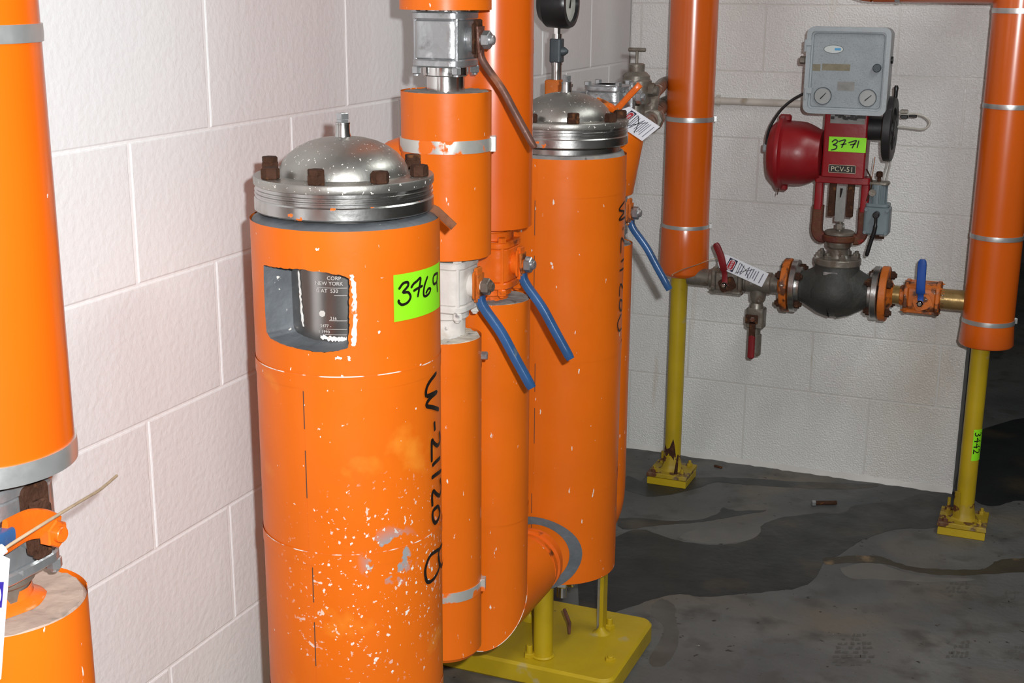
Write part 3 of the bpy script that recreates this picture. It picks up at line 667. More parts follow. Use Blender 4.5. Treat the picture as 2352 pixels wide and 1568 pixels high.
for lo, hi in ((1.10, 1.2), (1.0, 1.10)):
    gt = G()
    for body, a, z, s_ in TXT:
        if lo < z < hi: q = plate_text(body, a, z, s_); gt.add(q.v, q.f)
    for a0, a1, z in RUL:
        if lo < z < hi: q = patch(rad(a0) * RS, rad(a1) * RS, z, z + 0.0006, fm(RS), 10, 1, 0.0004); gt.add(q.v, q.f)
    put('plate_lettering', gt, 'etch', v1, 30, 'etched lettering on the bare steel plate')
gb = G().cyl(0.005, 0, 0.0008, Matrix.Translation(fm(RS)(rad(-82) * RS, 1.083, 0)) @ Matrix.Rotation(rad(-82), 4, 'Z') @ Matrix.Rotation(PI / 2, 4, 'Y'), 7)
put('plate_rivet', gb, 'etch', v1)
# sticker with its number
def local_uv(px, py, ax, r):
    a, z = on_cyl(px, py, ax, r); return a * r, z
STK = [local_uv(*p, V1A, RJ1) for p in ((902, 634), (905, 740))]
u0 = rad(-32.5) * RJ1; u1 = rad(16) * RJ1
put('number_sticker', patch(u0, u1, 1.0765, 1.1465, fm(RJ1), 18, 2, 0.0026), 'green', v1, 30, 'fluorescent green sticker with 3769 in black marker')
sc = 4.523
def crop_pts(pts, sc, ox, oy): return [(x / sc + ox, y / sc + oy) for x, y in pts]
gi = G()
for st in ([(1597, 470), (1640, 408), (1688, 395), (1690, 435), (1640, 500), (1692, 498), (1718, 545), (1690, 602), (1632, 628), (1597, 600), (1603, 575)],
           [(1722, 455), (1748, 412), (1780, 385), (1818, 350), (1812, 420), (1790, 550)], [(1745, 487), (1790, 458), (1842, 430)],
           [(1892, 332), (1862, 420), (1850, 505), (1862, 540), (1900, 518), (1922, 468), (1900, 462), (1872, 512)],
           [(1990, 300), (1958, 322), (1946, 370), (1955, 415), (1985, 385), (1993, 290), (1986, 400), (1993, 500)]):
    uv = [local_uv(x, y, V1A, RJ1) for x, y in crop_pts(st, sc, 560, 560)]
    ribbon(smooth([(a, b_, 0) for a, b_ in uv], 4), 0.0042, fm(RJ1), gi, 0.0032)
put('marker_number', gi, 'ink', v1, 30, 'handwritten 3769 in black marker')
def marker_text(strokes, ax, r, w):
    gi_ = G()
    for st, scl, ox, oy in strokes:
        uv = [local_uv(x, y, ax, r) for x, y in crop_pts(st, scl, ox, oy)]
        ribbon(smooth([(a, b_, 0) for a, b_ in uv], 4), w, cyl_map((0, 0), r), gi_, 0.0028)
    return gi_
ST1 = [([(385, 95), (300, 210), (250, 300), (228, 390), (236, 462)], 6.533, 940, 840), ([(236, 455), (320, 420), (392, 385), (320, 450), (262, 520), (240, 595), (330, 618), (420, 652)], 6.533, 940, 840),
       ([(352, 830), (357, 900), (362, 970)], 6.533, 940, 840), ([(428, 975), (437, 1090), (425, 1160), (390, 1190), (345, 1150), (318, 1112), (314, 1250), (316, 1440)], 6.533, 940, 840),
       ([(322, 1490), (380, 1430), (440, 1368)], 6.533, 940, 840), ([(268, 92), (330, 45), (392, -6)], 5.6, 940, 1080),
       ([(375, 105), (390, 200), (372, 315), (330, 300), (292, 262), (275, 330), (280, 462)], 5.6, 940, 1080), ([(350, 452), (374, 540), (345, 640), (308, 668), (282, 600), (292, 510), (350, 452)], 5.6, 940, 1080),
       ([(402, 938), (370, 1005), (330, 1030), (250, 1095), (192, 1250), (196, 1380), (230, 1432), (305, 1378), (366, 1240), (356, 1110), (370, 1010), (402, 940)], 5.6, 940, 1080),
       ([(416, 962), (420, 1090), (398, 1225), (372, 1190), (360, 1100)], 5.6, 940, 1080)]
put('marker_number', marker_text(ST1[:8], V1A, RJ1, 0.0068), 'ink', v1, 30, 'W-21120 written downwards in black marker')
put('marker_letter', marker_text(ST1[8:], V1A, RJ1, 0.0064), 'ink', v1, 30, 'large looped B in black marker below the number')
# rusty lifting tab below the flange
er = Vector((RIGHT.x, RIGHT.y, 0)).normalized(); p0 = er * 0.122 + Vector((0, 0, 1.2305)); p1 = er * 0.139 + Vector((0, 0, 1.2225)); p2 = er * 0.166 + Vector((0, 0, 1.197))
g = G().tube([p0, p1, p2], [0.006, 0.0065, 0.0065], 12, flat=((-er.y, er.x, 0), 0.0018)); put('lifting_tab', g, 'rusttab', v1)

v2 = vessel('filter_vessel', 'farther orange filter vessel standing on the yellow base plate', V2A, RJ2, 1.2040, (1.135, 0.776, 0.470), 0.245, rad(-97), False, None, None, cam_dir + rad(-2))
ST2 = [([(240, 100), (205, 150), (185, 195), (235, 210), (205, 260), (187, 298), (245, 265)], 4.61, 1380, 440), ([(225, 370), (222, 410)], 4.61, 1380, 440), ([(238, 532), (220, 502), (205, 500), (200, 650)], 4.61, 1380, 440),
       ([(202, 738), (232, 710)], 4.61, 1380, 440), ([(188, 836), (228, 808)], 4.61, 1380, 440), ([(222, 1022), (196, 980), (185, 1110)], 4.61, 1380, 440),
       ([(192, 1140), (214, 1165), (205, 1258), (185, 1220), (192, 1140)], 4.61, 1380, 440), ([(205, 1290), (168, 1385), (180, 1470), (208, 1440)], 4.61, 1380, 440)]
put('marker_number', marker_text(ST2, V2A, RJ2, 0.0048), 'ink', v2, 30, 'number written downwards in black marker near the edge')
# drain cock below the second vessel
dc = on_y(1290, 1380, -1.52); dx, dy = dc.x, dc.y
put('drain_cock', G().cyl(0.012, 0.17, 0.27, frame((dx - V2A[0], dy - V2A[1], 0)), 16).hexa(0.019, 0.195, 0.232, frame((dx - V2A[0], dy - V2A[1], 0)), 0.3).cyl(0.014, 0, 0.03, frame((dx - V2A[0], dy - V2A[1], 0.212), 'x'), 8, 0.002), 'chrome', v2)
q = [(on_y(x, y, -1.53) - Vector((V2A[0], V2A[1], 0))) for x, y in ((1296, 1398), (1301, 1412), (1308, 1430), (1308, 1455))]
put('drain_lever', G().tube(q, [0.0035, 0.0045, 0.0045, 0.0025], 10, flat=((0, 1, 0), 0.002)), 'rustlever', v2)

# ================================================================== yellow base plates and legs
def base_plate(label, x0, x1, y0, y1, zt, legs, studs, group):
    t = thing('base_plate', label, 'base', ((x0 + x1) / 2, (y0 + y1) / 2, 0), group)
    put('pad', G().rbox((x0 + x1) / 2, (y0 + y1) / 2, x1 - x0, y1 - y0, 0.032, 0, zt, ch=0.006, n=6), 'yellow', t)
    for kind, x, y, zh in legs:
        if kind == 'post': put('post', G().cyl(0.0225, zt - 0.001, zh, frame((x, y, 0)), 28).cyl(0.027, zt - 0.001, zt + 0.006, frame((x, y, 0)), 28, 0.003), 'yellow', t)
        else:
            lg = put('angle_leg', G().box((x - 0.004, y - 0.006, zt - 0.001), (x + 0.005, y + 0.024, zh), 0.0006), 'yellow', t)
            put('angle_flange', G().box((x - 0.016, y + 0.012, zt - 0.001), (x - 0.003, y + 0.018, zh), 0.0005), 'castgrey', lg)
            put('weld_foot', G().lathe([(0.022, zt), (0.012, zt + 0.006), (0.006, zt + 0.016), (0, zt + 0.018)], frame((x, y, 0)), 14), 'yellow', lg)
    for x, y, h in studs:
        put('anchor_stud', G().hexa(0.013, zt - 0.001, zt + min(0.011, h * 0.6), frame((x, y, 0))).cyl(0.0075, zt, zt + h, frame((x, y, 0)), 12, 0.001), 'yellow', t)
    return t
PZ = 0.052
pf = on_z(1247, 1505, PZ); lf = on_z(1381, 1452, PZ)
sts = [(on_z(1216, 1507, PZ).x, on_z(1216, 1507, PZ).y, 0.03), (on_z(1400, 1441, PZ).x, on_z(1400, 1441, PZ).y, 0.026), (on_z(1402, 1514, PZ).x, on_z(1402, 1514, PZ).y, 0.010)]
base_plate('yellow steel base plate under the farther vessel', 0.03, 0.527, -1.655, -1.318, PZ, [('post', pf.x, pf.y, 0.262), ('angle', lf.x, lf.y, 0.262), ('angle', 0.245, -1.44, 0.262)], sts, 'vessel base plates')
base_plate('yellow steel base plate under the nearest vessel, below the picture edge', 0.14, 0.527, -2.62, -2.28, PZ, [('post', 0.34, -2.55, 0.262), ('angle', 0.43, -2.39, 0.262), ('angle', 0.245, -2.40, 0.262)], [], 'vessel base plates')

# ================================================================== riser A (behind the first vessel)
pipe_section('insulated_pipe', 'short orange insulated pipe end above the grey valve, at the top edge', LA, 0.0785, 1.513, 2.9, top=False, group='insulated risers')
VM_G = dict(body='castgrey', neck='chrome', stop='rust', lever='rustlever', grip='rustlever', nut='castgrey', bolt='castgrey')
VM_W = dict(body='castwhite', neck='castwhite', stop='orange_rust', lever='orange_rust', grip='blue', nut='castdirty', bolt='castwhite', boss='castwhite')
VM_O = dict(body='orange_thick', neck='orange_thick', stop='orange_thick', lever='orange_rust', grip='blue', nut='castgrey', bolt='orange_thick')
ball_valve('grey steel ball valve with long rusty lever at the top', LA, 1.464, VM_G, 1.516, 1.372, grip=False)
t = pipe_section('insulated_pipe', 'orange insulated pipe with metal clamp band between grey and white valves', LA, 0.0785, 1.0905, 1.377, bands=((1.2865, 0.022),), group='insulated risers', band_mat='band_worn')
put('branch_elbow', G().tube(smooth([(ROW - 0.02, -2.075, 1.235), (ROW - 0.09, -2.055, 1.24), (ROW - 0.118, -2.05, 1.225), (ROW - 0.128, -2.05, 1.17)], 6), 0.05, 20), 'orange', t)
ball_valve('white painted ball valve with blue lever beside the 3769 sticker', LA, 1.036, VM_W, 1.094, 0.935)
t = pipe_section('insulated_pipe', 'lower orange insulated pipe with speckled top right behind the nearest vessel', LAL, 0.0705, 0.33, 0.944, laps=(0.896,), bands=((0.457, 0.02),), group='insulated risers', band_mat='band_worn', bottom=False, end='speckle')
put('bottom_cap', G().lathe([(0, 0.312), (0.045, 0.314), (0.064, 0.321), (0.0715, 0.333)], frame((LAL[0], LAL[1], 0)), 48), 'orange', t)
put('side_branch', G().cyl(0.035, 0, 0.225, frame((LAL[0] - 0.04, LAL[1] - 0.02, 0.42), '-y'), 32), 'orange', t)
put('jacket_screw', G().hexa(0.008, 0.069, 0.083, frame((LAL[0], LAL[1], 0.906)) @ Matrix.Rotation(rad(18), 4, 'Z') @ Matrix.Rotation(PI / 2, 4, 'Y')), 'castgrey', t)

# ================================================================== riser B and its elbow into the farther vessel
pipe_section('insulated_pipe', 'tall glossy orange insulated riser behind the rusty lever', LB, 0.0765, 1.111, 2.9, laps=(1.444,), mat='orange_gloss', top=False, group='insulated risers')
ball_valve('orange painted ball valve with blue lever in front of the farther vessel', LB, 1.038, VM_O, 1.114, 0.96)
t = thing('insulated_pipe', 'orange insulated pipe that elbows at the bottom into the farther vessel', 'pipe', (LB[0], LB[1], 0.24), 'insulated risers')
rb = 0.0755; zh = 0.318
put('jacket', jacket(G(), LB, rb, 0.53, 0.968, rad(200)), 'orange', t)
gj = G(); vs = []; NS = 64
for z_ in (0.53, None):
    for k in range(NS):
        a = 2 * PI * k / NS; yy = rb * math.sin(a); vs.append((ROW + rb * math.cos(a), LB[1] + yy, 0.53 if z_ else zh + yy))
gj.add(vs, [(NS + k, NS + (k + 1) % NS, (k + 1) % NS, k) for k in range(NS)]); put('jacket', gj, 'orange', t)
put('lap_band', jacket(G(), LB, rb + 0.0008, 0.518, 0.542, rad(210), 0.0008), 'orange', t)
put('insulation_end', annulus(LB, 0.03, rb - 0.0005, 0.967, seed=8), 'insul', t)
yb = LB[1]
gj = G(); vs = []; YE = yb + 0.178
for e_ in (0, 1, 2):
    for k in range(NS):
        a = 2 * PI * k / NS; rr_ = rb if e_ < 2 else 0.062
        zz = rr_ * math.sin(a); vs.append((ROW + rr_ * math.cos(a), (yb + zz) if e_ == 0 else YE, zh + zz))
gj.add(vs, [(e_ * NS + k, e_ * NS + (k + 1) % NS, (e_ + 1) * NS + (k + 1) % NS, (e_ + 1) * NS + k) for e_ in (0, 1) for k in range(NS)]); put('jacket', gj, 'orange', t)
bead = [(ROW + (rb + 0.0003) * math.cos(2 * PI * k / NS), yb + rb * math.sin(2 * PI * k / NS), zh + rb * math.sin(2 * PI * k / NS)) for k in range(NS + 1)]
put('mitre_bead', G().tube(bead, 0.0007, 6, caps=False), 'orange_edge', t)
gc = G().lathe([(0.066, 0), (0.066, 0.018), (0.0725, 0.02), (0.0725, 0.032), (0.067, 0.034), (0.067, 0.044), (0.0735, 0.046), (0.0735, 0.060), (0.068, 0.062), (0.068, 0.075)], frame((ROW, yb + 0.170, zh), 'y'), 56)
put('coupling', gc, 'orange_thick', t)
rr_ = []
for i in range(48):
    a = 2 * PI * i / 48
    rr_.append(a)
gs = G(); vs = []
for rad_ in (0.070, 0.094):
    for a in rr_:
        xx = rad_ * math.cos(a) * (1.0 if rad_ < 0.08 else 1.0); zz = rad_ * math.sin(a)
        yy = -math.sqrt(max((RJ2 + 0.0045) ** 2 - xx * xx, 1e-6))
        vs.append((V2A[0] + xx, V2A[1] + yy, zh + zz * (1.0 if rad_ < 0.08 else 0.93)))
gs.add(vs, [(i, (i + 1) % 48, 48 + (i + 1) % 48, 48 + i) for i in range(48)])
put('sealing_collar', gs, 'mastic', t, 60, 'grey sealant round the pipe where it enters the vessel')

# ================================================================== riser C behind the farther vessel
pc = thing('insulated_pipe', 'orange insulated pipe standing close behind the farther vessel', 'pipe', (LC[0], LC[1], 0.25), 'insulated risers')
rc = 0.068
put('jacket', jacket(G(), LC, rc, 0.33, 0.958, rad(100)), 'orange', pc)
put('insulation_end', annulus(LC, 0.03, rc - 0.0005, 0.957, seed=9), 'insul', pc)
ec = [Vector((ROW, LC[1], 0.335))] + [Vector((ROW, LC[1] - 0.05 * (1 - math.cos(PI / 2 * k / 8)), 0.33 - 0.05 * math.sin(PI / 2 * k / 8))) for k in range(1, 9)] + [Vector((ROW, LC[1] - 0.14, 0.28))]
put('elbow_jacket', G().tube(ec, rc, 48, caps=False), 'orange', pc)
VM_C = dict(body='castgrey', neck='castgrey', stop='orange_rust', lever='orange_rust', grip='blue', nut='castgrey', bolt='castgrey')
ball_valve('ball valve with blue lever hanging towards the orange post, half hidden by the vessel', LC, 1.034, VM_C, 1.084, 0.95)
t = thing('insulated_pipe', 'stubby orange insulated fitting behind the farther vessel lid, under the tag', 'pipe', (LC[0], LC[1], 1.076), 'insulated risers')
put('jacket', G().lathe([(0.030, 1.076), (0.064, 1.076), (0.066, 1.079), (0.076, 1.14), (0.0855, 1.196), (0.0845, 1.212), (0.078, 1.226), (0.066, 1.234), (0.03, 1.238)], frame((LC[0], LC[1], 0)), 56), 'orange', t)
put('insulation_end', annulus(LC, 0.03, 0.063, 1.077, up=False, seed=12), 'insul', t)
lv = [on_y(x, y, yy) for x, y, yy in ((1368, 232, -1.315), (1392, 240, -1.312), (1412, 251, -1.31), (1424, 243, -1.31), (1446, 219, -1.31), (1470, 194, -1.31))]
ball_valve('flat grey flanged ball valve with orange lever on top, beside the pressure gauge', LC, 1.305, dict(VM_G, lever='orange_rust', grip='orange_thick', stop='castgrey', neck='castgrey'), 1.3325, 1.236, half=0.0465, h=0.026, neck=0.026, lever=[Vector(p) for p in smooth(lv, 4)])

# pressure gauge on its siphon
gx, gy = 0.2055, -1.21
t = thing('pressure_gauge', 'black pressure gauge on a grey fitting above the farther vessel', 'gauge', (gx, gy, 1.29))
gz = 1.513
put('case', G().lathe([(0, -0.038), (0.040, -0.038), (0.0545, -0.022), (0.057, 0.010), (0.057, 0.028), (0.0535, 0.036), (0.043, 0.037), (0.042, 0.028)], frame((gx, gy, gz), 'x'), 48), 'black', t)
put('dial', G().lathe([(0, 0.029), (0.0475, 0.029)], frame((gx, gy, gz), 'x'), 40), 'dial', t, 30)
put('pointer', G().tube([(gx + 0.031, gy, gz - 0.01), (gx + 0.031, gy + 0.015, gz + 0.035)], [0.002, 0.0008], 6), 'ink', t)
put('stem', G().cyl(0.0085, 1.434, 1.462, frame((gx, gy, 0)), 6, 0.001).cyl(0.0118, 1.432, 1.444, frame((gx, gy, 0)), 16), 'chrome', t)
put('snubber', G().rbox(gx, gy, 0.029, 0.029, 0.006, 1.378, 1.433, ch=0.002).lathe([(0, 0), (0.013, 0), (0.010, 0.020), (0.004, 0.028), (0, 0.028)], frame((gx, gy, 1.404), 'x'), 14), 'snubber', t)
put('nipple', G().cyl(0.0122, 1.335, 1.380, frame((gx, gy, 0)), 20).cyl(0.0135, 1.372, 1.380, frame((gx, gy, 0)), 20), 'chrome', t)
put('tee_block', G().rbox(gx - 0.001, gy, 0.046, 0.04, 0.008, 1.285, 1.338, ch=0.003), 'orange_rust', t)
put('tee_branch', G().cyl(0.014, 0, 0.12, frame((gx, gy, 1.30), 'x'), 18), 'castgrey', t)
put('plugged_port', G().cyl(0.0105, 1.29, 1.322, frame((gx + 0.030, gy - 0.004, 0)), 16, 0.001).cyl(0.013, 1.322, 1.330, frame((gx + 0.030, gy - 0.004, 0)), 14, 0.001).hexa(0.008, 1.330, 1.337, frame((gx + 0.030, gy - 0.004, 0))), 'chrome', t)

# pressure regulator with tee handle and the bare pipe to the orange post
rx, ry = 0.331, -0.98
t = thing('pressure_regulator', 'grimy steel pressure regulator with a tee handle on top', 'regulator', (rx, ry, 1.22))
put('body', G().rbox(rx + 0.002, ry, 0.066, 0.066, 0.018, 1.268, 1.330, ch=0.004).cyl(0.024, 1.20, 1.272, frame((rx, ry, 0)), 20), 'castdirty', t)
put('bonnet', G().lathe([(0.0, 1.326), (0.034, 1.326), (0.034, 1.338), (0.026, 1.346), (0.020, 1.349), (0.020, 1.352), (0.0205, 1.366), (0.016, 1.3685), (0, 1.3685)], frame((rx, ry, 0)), 20), 'castdirty', t)
put('tee_handle', G().cyl(0.0038, 1.366, 1.400, frame((rx, ry, 0)), 12).cyl(0.0052, -0.022, 0.022, frame((rx, ry, 1.401), 'x'), 12, 0.001), 'castdirty', t)
for sx in (-1, 1): put('side_port', G().cyl(0.017, 0.0, 0.016, frame((rx + sx * 0.033, ry, 1.320 - 0.015), 'x' if sx > 0 else '-x'), 6, 0.002).cyl(0.012, 0.014, 0.024, frame((rx + sx * 0.033, ry, 1.302), 'x' if sx > 0 else '-x'), 14), 'castdirty', t)
put('port_bolt', G().hexa(0.007, 0, 0.012, frame((rx - 0.05, ry - 0.01, 1.297), '-y')), 'chrome', t)
MX, MY = 0.272, -0.25
t = thing('bare_pipe', 'dirty bare steel pipe leading to the orange post, behind the hanging tag', 'pipe', (rx, ry, 1.19))
put('run', G().tube(smooth([(LC[0], LC[1] + 0.07, 1.19), (rx, ry, 1.195), (0.300, -0.78, 1.196), (0.235, -0.50, 1.197), (0.180, -0.22, 1.20), (0.17, -0.10, 1.20), (0.17, 0.002, 1.20)], 6), 0.0235, 20), 'castdirty', t)
put('union', G().cyl(0.034, -0.04, 0.04, Matrix.Translation((0.262, -0.60, 1.196)) @ Matrix.Rotation(rad(11), 4, 'Z') @ Matrix.Rotation(-PI / 2, 4, 'X'), 8, 0.004), 'castdirty', t)
put('bypass_elbow', G().tube(smooth([(0.265, -0.62, 1.205), (0.264, -0.615, 1.24), (0.25, -0.55, 1.262), (0.22, -0.40, 1.266), (0.18, -0.22, 1.266), (0.17, -0.1, 1.266), (0.17, 0.002, 1.266)], 6), 0.0185, 18), 'castdirty', t)

# ================================================================== tags
def tag(label, corners, y, hole=None, kind='danger', string=None, scale=1.0, name='hanging_tag'):
    """card tag given by four photo corners (tl, tr, br, bl of the printed side) on the plane y"""
    c = [on_y(p[0], p[1], y) for p in corners]
    t = thing(name, label, 'tag', tuple(c[3]))
    U, V = (c[1] - c[0]), (c[3] - c[0]); w, h = U.length, V.length; nrm = U.cross(V).normalized()
    if nrm.y > 0: nrm = -nrm
    mp = lambda u, v, l: c[0] + U * u + V * v + nrm * l           # u 0..1 along, v 0..1 down
    ol = [(0, 0.28), (0.075, 0), (1, 0), (1, 1), (0.075, 1), (0, 0.72)]
    vs = [tuple(mp(u, v, 0.0004)) for u, v in ol] + [tuple(mp(u, v, -0.0004)) for u, v in ol]; n = 6
    put('card', G().add(vs, [tuple(range(n)), tuple(range(2 * n - 1, n - 1, -1))] + [(i, (i + 1) % n, n + (i + 1) % n, n + i) for i in range(n)]), 'white', t, 20)
    uv = lambda pts: [mp(u, v, 0.0007) for u, v in pts]
    def quad(u0, v0, u1, v1, lift): return G().add([tuple(mp(u, v, lift)) for u, v in ((u0, v0), (u1, v0), (u1, v1), (u0, v1))], [(0, 1, 2, 3)])
    put('printed_header', quad(0.18, 0.09, 0.35, 0.91, 0.0007), 'navy', t)
    def ell(cu, cv, ru, rv, lift):
        P = rrect(2 * ru * w, 2 * rv * h, ru * w * 0.95, 6); return G().add([tuple(mp(cu + a / w, cv + b_ / h, lift)) for a, b_ in P], [tuple(range(len(P)))])
    put('printed_oval', ell(0.265, 0.5, 0.066, 0.36, 0.0009), 'white', t); put('printed_oval', ell(0.265, 0.5, 0.056, 0.335, 0.0011), 'tagred', t)
    put('lettering', text_mesh('DANGER', 0.105 * w * 0.62, lambda a, b_, l: mp(0.265 + (b_ - 0.022 * w) / w, 0.5 - a / h, l), None, 0.0013, 'CENTER', 0.95), 'white', t)
    gl = G()
    for k, u in enumerate((0.44, 0.49, 0.60, 0.65, 0.70, 0.75, 0.80)):
        q_ = quad(u, 0.14 + 0.04 * (k % 2), u + 0.018, 0.86 - 0.05 * (k % 3), 0.0007); gl.add(q_.v, q_.f)
    q_ = quad(0.90, 0.15, 0.92, 0.85, 0.0007); gl.add(q_.v, q_.f)
    put('printed_lines', gl, 'tagink', t)
    gp = G(); f2 = lambda a, b_, l: mp(a / w, b_ / h, l)
    for st in ([(0.40, 0.12), (0.58, 0.45), (0.70, 0.92)], [(0.40, 0.90), (0.55, 0.50), (0.72, 0.14)], [(0.50, 0.86), (0.60, 0.2)], [(0.40, 0.12), (0.42, 0.88)]):
        ribbon(smooth([(a * w, b_ * h, 0) for a, b_ in st], 5), 0.0014 * scale, f2, gp, 0.0011)
    put('pen_marks', gp, 'ink', t)
    put('eyelet', ell(0.075, 0.5, 0.018, 0.055, 0.0008), 'rust', t)
    if string: put('string', G().tube(smooth([tuple(p) for p in string], 5), 0.0011, 6), 'string', t)
    return t
tag('white danger tag hanging from the orange lever beside the pressure regulator', [(1441, 241), (1516, 291), (1478, 320), (1401, 274)], -1.325, string=[on_y(1420, 250, -1.325), on_y(1415, 247, -1.31), on_y(1418, 245, -1.30)])
tag('white danger tag tied beside the red lever of the wall valve', [(1660, 580), (1766, 628), (1746, 661), (1644, 611)], -0.345,
    string=[on_y(1661, 597, -0.345), on_y(1640, 594, -0.36), on_y(1600, 608, -0.42), on_y(1570, 618, -0.7), on_y(1546, 629, -1.14), on_y(1545, 632, -1.205)])

# ================================================================== posts with insulated risers (middle and right)
def post(label, x, y, z1, plate, px, stub=0.02, sticker=None):
    t = thing('support_post', label, 'post', (x, y, 0), 'yellow support posts')
    put('tube', G().cyl(0.0262, 0.05, z1, frame((x, y, 0)), 28), 'yellow', t)
    w = plate
    put('foot_block', G().box((x - w, y - w, 0), (x + w, y + w, 0.024), 0.002), 'yellow', t)
    put('base_plate', G().box((x - w - 0.002, y - w - 0.002, 0.026), (x + w + 0.002, y + w + 0.002, 0.040), 0.0015), 'yellow_rust', t)
    put('weld_collar', G().lathe([(0.040, 0.040), (0.034, 0.046), (0.0285, 0.060), (0.027, 0.085), (0.026, 0.09)], frame((x, y, 0)), 24, wob=0.04), 'yellow_rust', t)
    for sx in (-1, 1):
        for sy in (-1, 1):
            bx, by = x + sx * w * 0.72, y + sy * w * 0.72
            put('anchor_bolt', G().hexa(0.010, 0.039, 0.049, frame((bx, by, 0)), sx).cyl(0.005, 0.04, 0.058 + (0.02 if sx < 0 < sy else 0), frame((bx, by, 0)), 10, 0.0008), 'yellow_rust', t)
    return t
pm = post('yellow post with flaking rusty foot in the middle of the back wall', 0.264, -0.250, 0.70, 0.064, None)
# flaked sheet at the foot of the middle post
put('rust_flake', G().add([(0.264 + 0.0275 * math.cos(a), -0.25 + 0.0275 * math.sin(a), z) for a, z in ((-2.9, 0.095), (-2.5, 0.125), (-2.1, 0.112), (-1.7, 0.118), (-1.3, 0.150), (-1.1, 0.128), (-0.9, 0.09), (-1.0, 0.07), (-1.5, 0.092), (-2.2, 0.088))], [tuple(range(10))]), 'rust', pm)
put('foot_tab', G().tube([(0.288, -0.292, 0.04), (0.294, -0.294, 0.105)], [0.006, 0.002], 8), 'rust', pm)
post_r = post('yellow post at the end of the wall with a small green sticker', 1.172, -0.300, 0.60, 0.066, None)
put('foot_gusset', G().tube([(1.152, -0.326, 0.04), (1.150, -0.325, 0.125)], [0.012, 0.010], 10, flat=((0.6, 0.8, 0), 0.003)), 'yellow_rust', post_r)
ax = (1.172, -0.300)
a_m, z_m = on_cyl(2254, 1025, ax, 0.0264)
cm = cyl_map(ax, 0.0264)
zt_, zb_ = on_cyl(2254, 985, ax, 0.0264)[1], on_cyl(2240, 1058, ax, 0.0264)[1]
ua = rad(-78) * 0.0264
put('number_sticker', patch(ua, ua + 0.042, zb_, zt_, cm, 10, 2, 0.0006), 'green', post_r, 30, 'small fluorescent green sticker with a number')
put('marker_number', text_mesh('3442', 0.034, lambda u, v, l: cm(ua + 0.003 + v * 0.95, (zt_ - 0.006) - u, l), None, 0.0011, 'LEFT', 1.02), 'ink', post_r, 30, '3442 in black marker')

MA = (0.276, -0.25)
t = pipe_section('insulated_pipe', 'glossy orange insulated pipe with two silver bands standing on the middle yellow post', MA, 0.0705, 0.7, 2.9, mat='orange_gloss', bands=((1.1675, 0.014), (0.8405, 0.013)), top=False, bottom=False, group='banded risers by the back wall', seam=2.0)
put('lower_jacket', G().lathe([(0.028, 0.684), (0.060, 0.684), (0.074, 0.694), (0.0765, 0.70), (0.0745, 0.83), (0.0715, 0.84)], frame((MA[0], MA[1], 0)), 64), 'orange_gloss', t)
RA = (1.184, -0.300)
t = pipe_section('insulated_pipe', 'glossy orange insulated pipe with silver bands at the right edge of the wall', RA, 0.0695, 0.640, 2.9, mat='orange_gloss', bands=((1.4968, 0.014), (1.2455, 0.013), (0.886, 0.013), (0.6435, 0.013)), top=False, bottom=False, group='banded risers by the back wall', seam=2.2)
put('lower_jacket', G().lathe([(0.028, 0.572), (0.072, 0.572), (0.0755, 0.578), (0.0705, 0.642)], frame((RA[0], RA[1], 0)), 64), 'orange_gloss', t)
t = thing('overhead_pipe', 'dark orange horizontal insulated pipe at the top right, above the wall', 'pipe', (0.9, -0.30, 1.51))
put('jacket', G().lathe([(0, 0.44), (0.07, 0.44), (0.07, 0.78), (0, 0.78)], frame((0.36, -0.30, 1.584), 'x'), 48), 'orange_gloss', t)
eo = [(0.80, -0.30, 1.584)] + [(0.80 - 0.09 * math.sin(PI / 2 * k / 8), -0.30, 1.584 + 0.09 * (1 - math.cos(PI / 2 * k / 8))) for k in range(1, 9)] + [(0.71, -0.30, 2.9)]
put('elbow_jacket', G().tube(eo, 0.07, 48, caps=False), 'orange_gloss', t)
put('clamp_band', G().lathe([(0.069, 0.5), (0.0722, 0.5), (0.0722, 0.513), (0.069, 0.513)], frame((0.36, -0.30, 1.584), 'x'), 48), 'band', t)

# ================================================================== pressure control station along the back wall
Y0 = -0.28; ZP = 0.688
def X(px, py, y=Y0): return on_y(px, py, y).x
def Z(px, py, y=Y0): return on_y(px, py, y).z
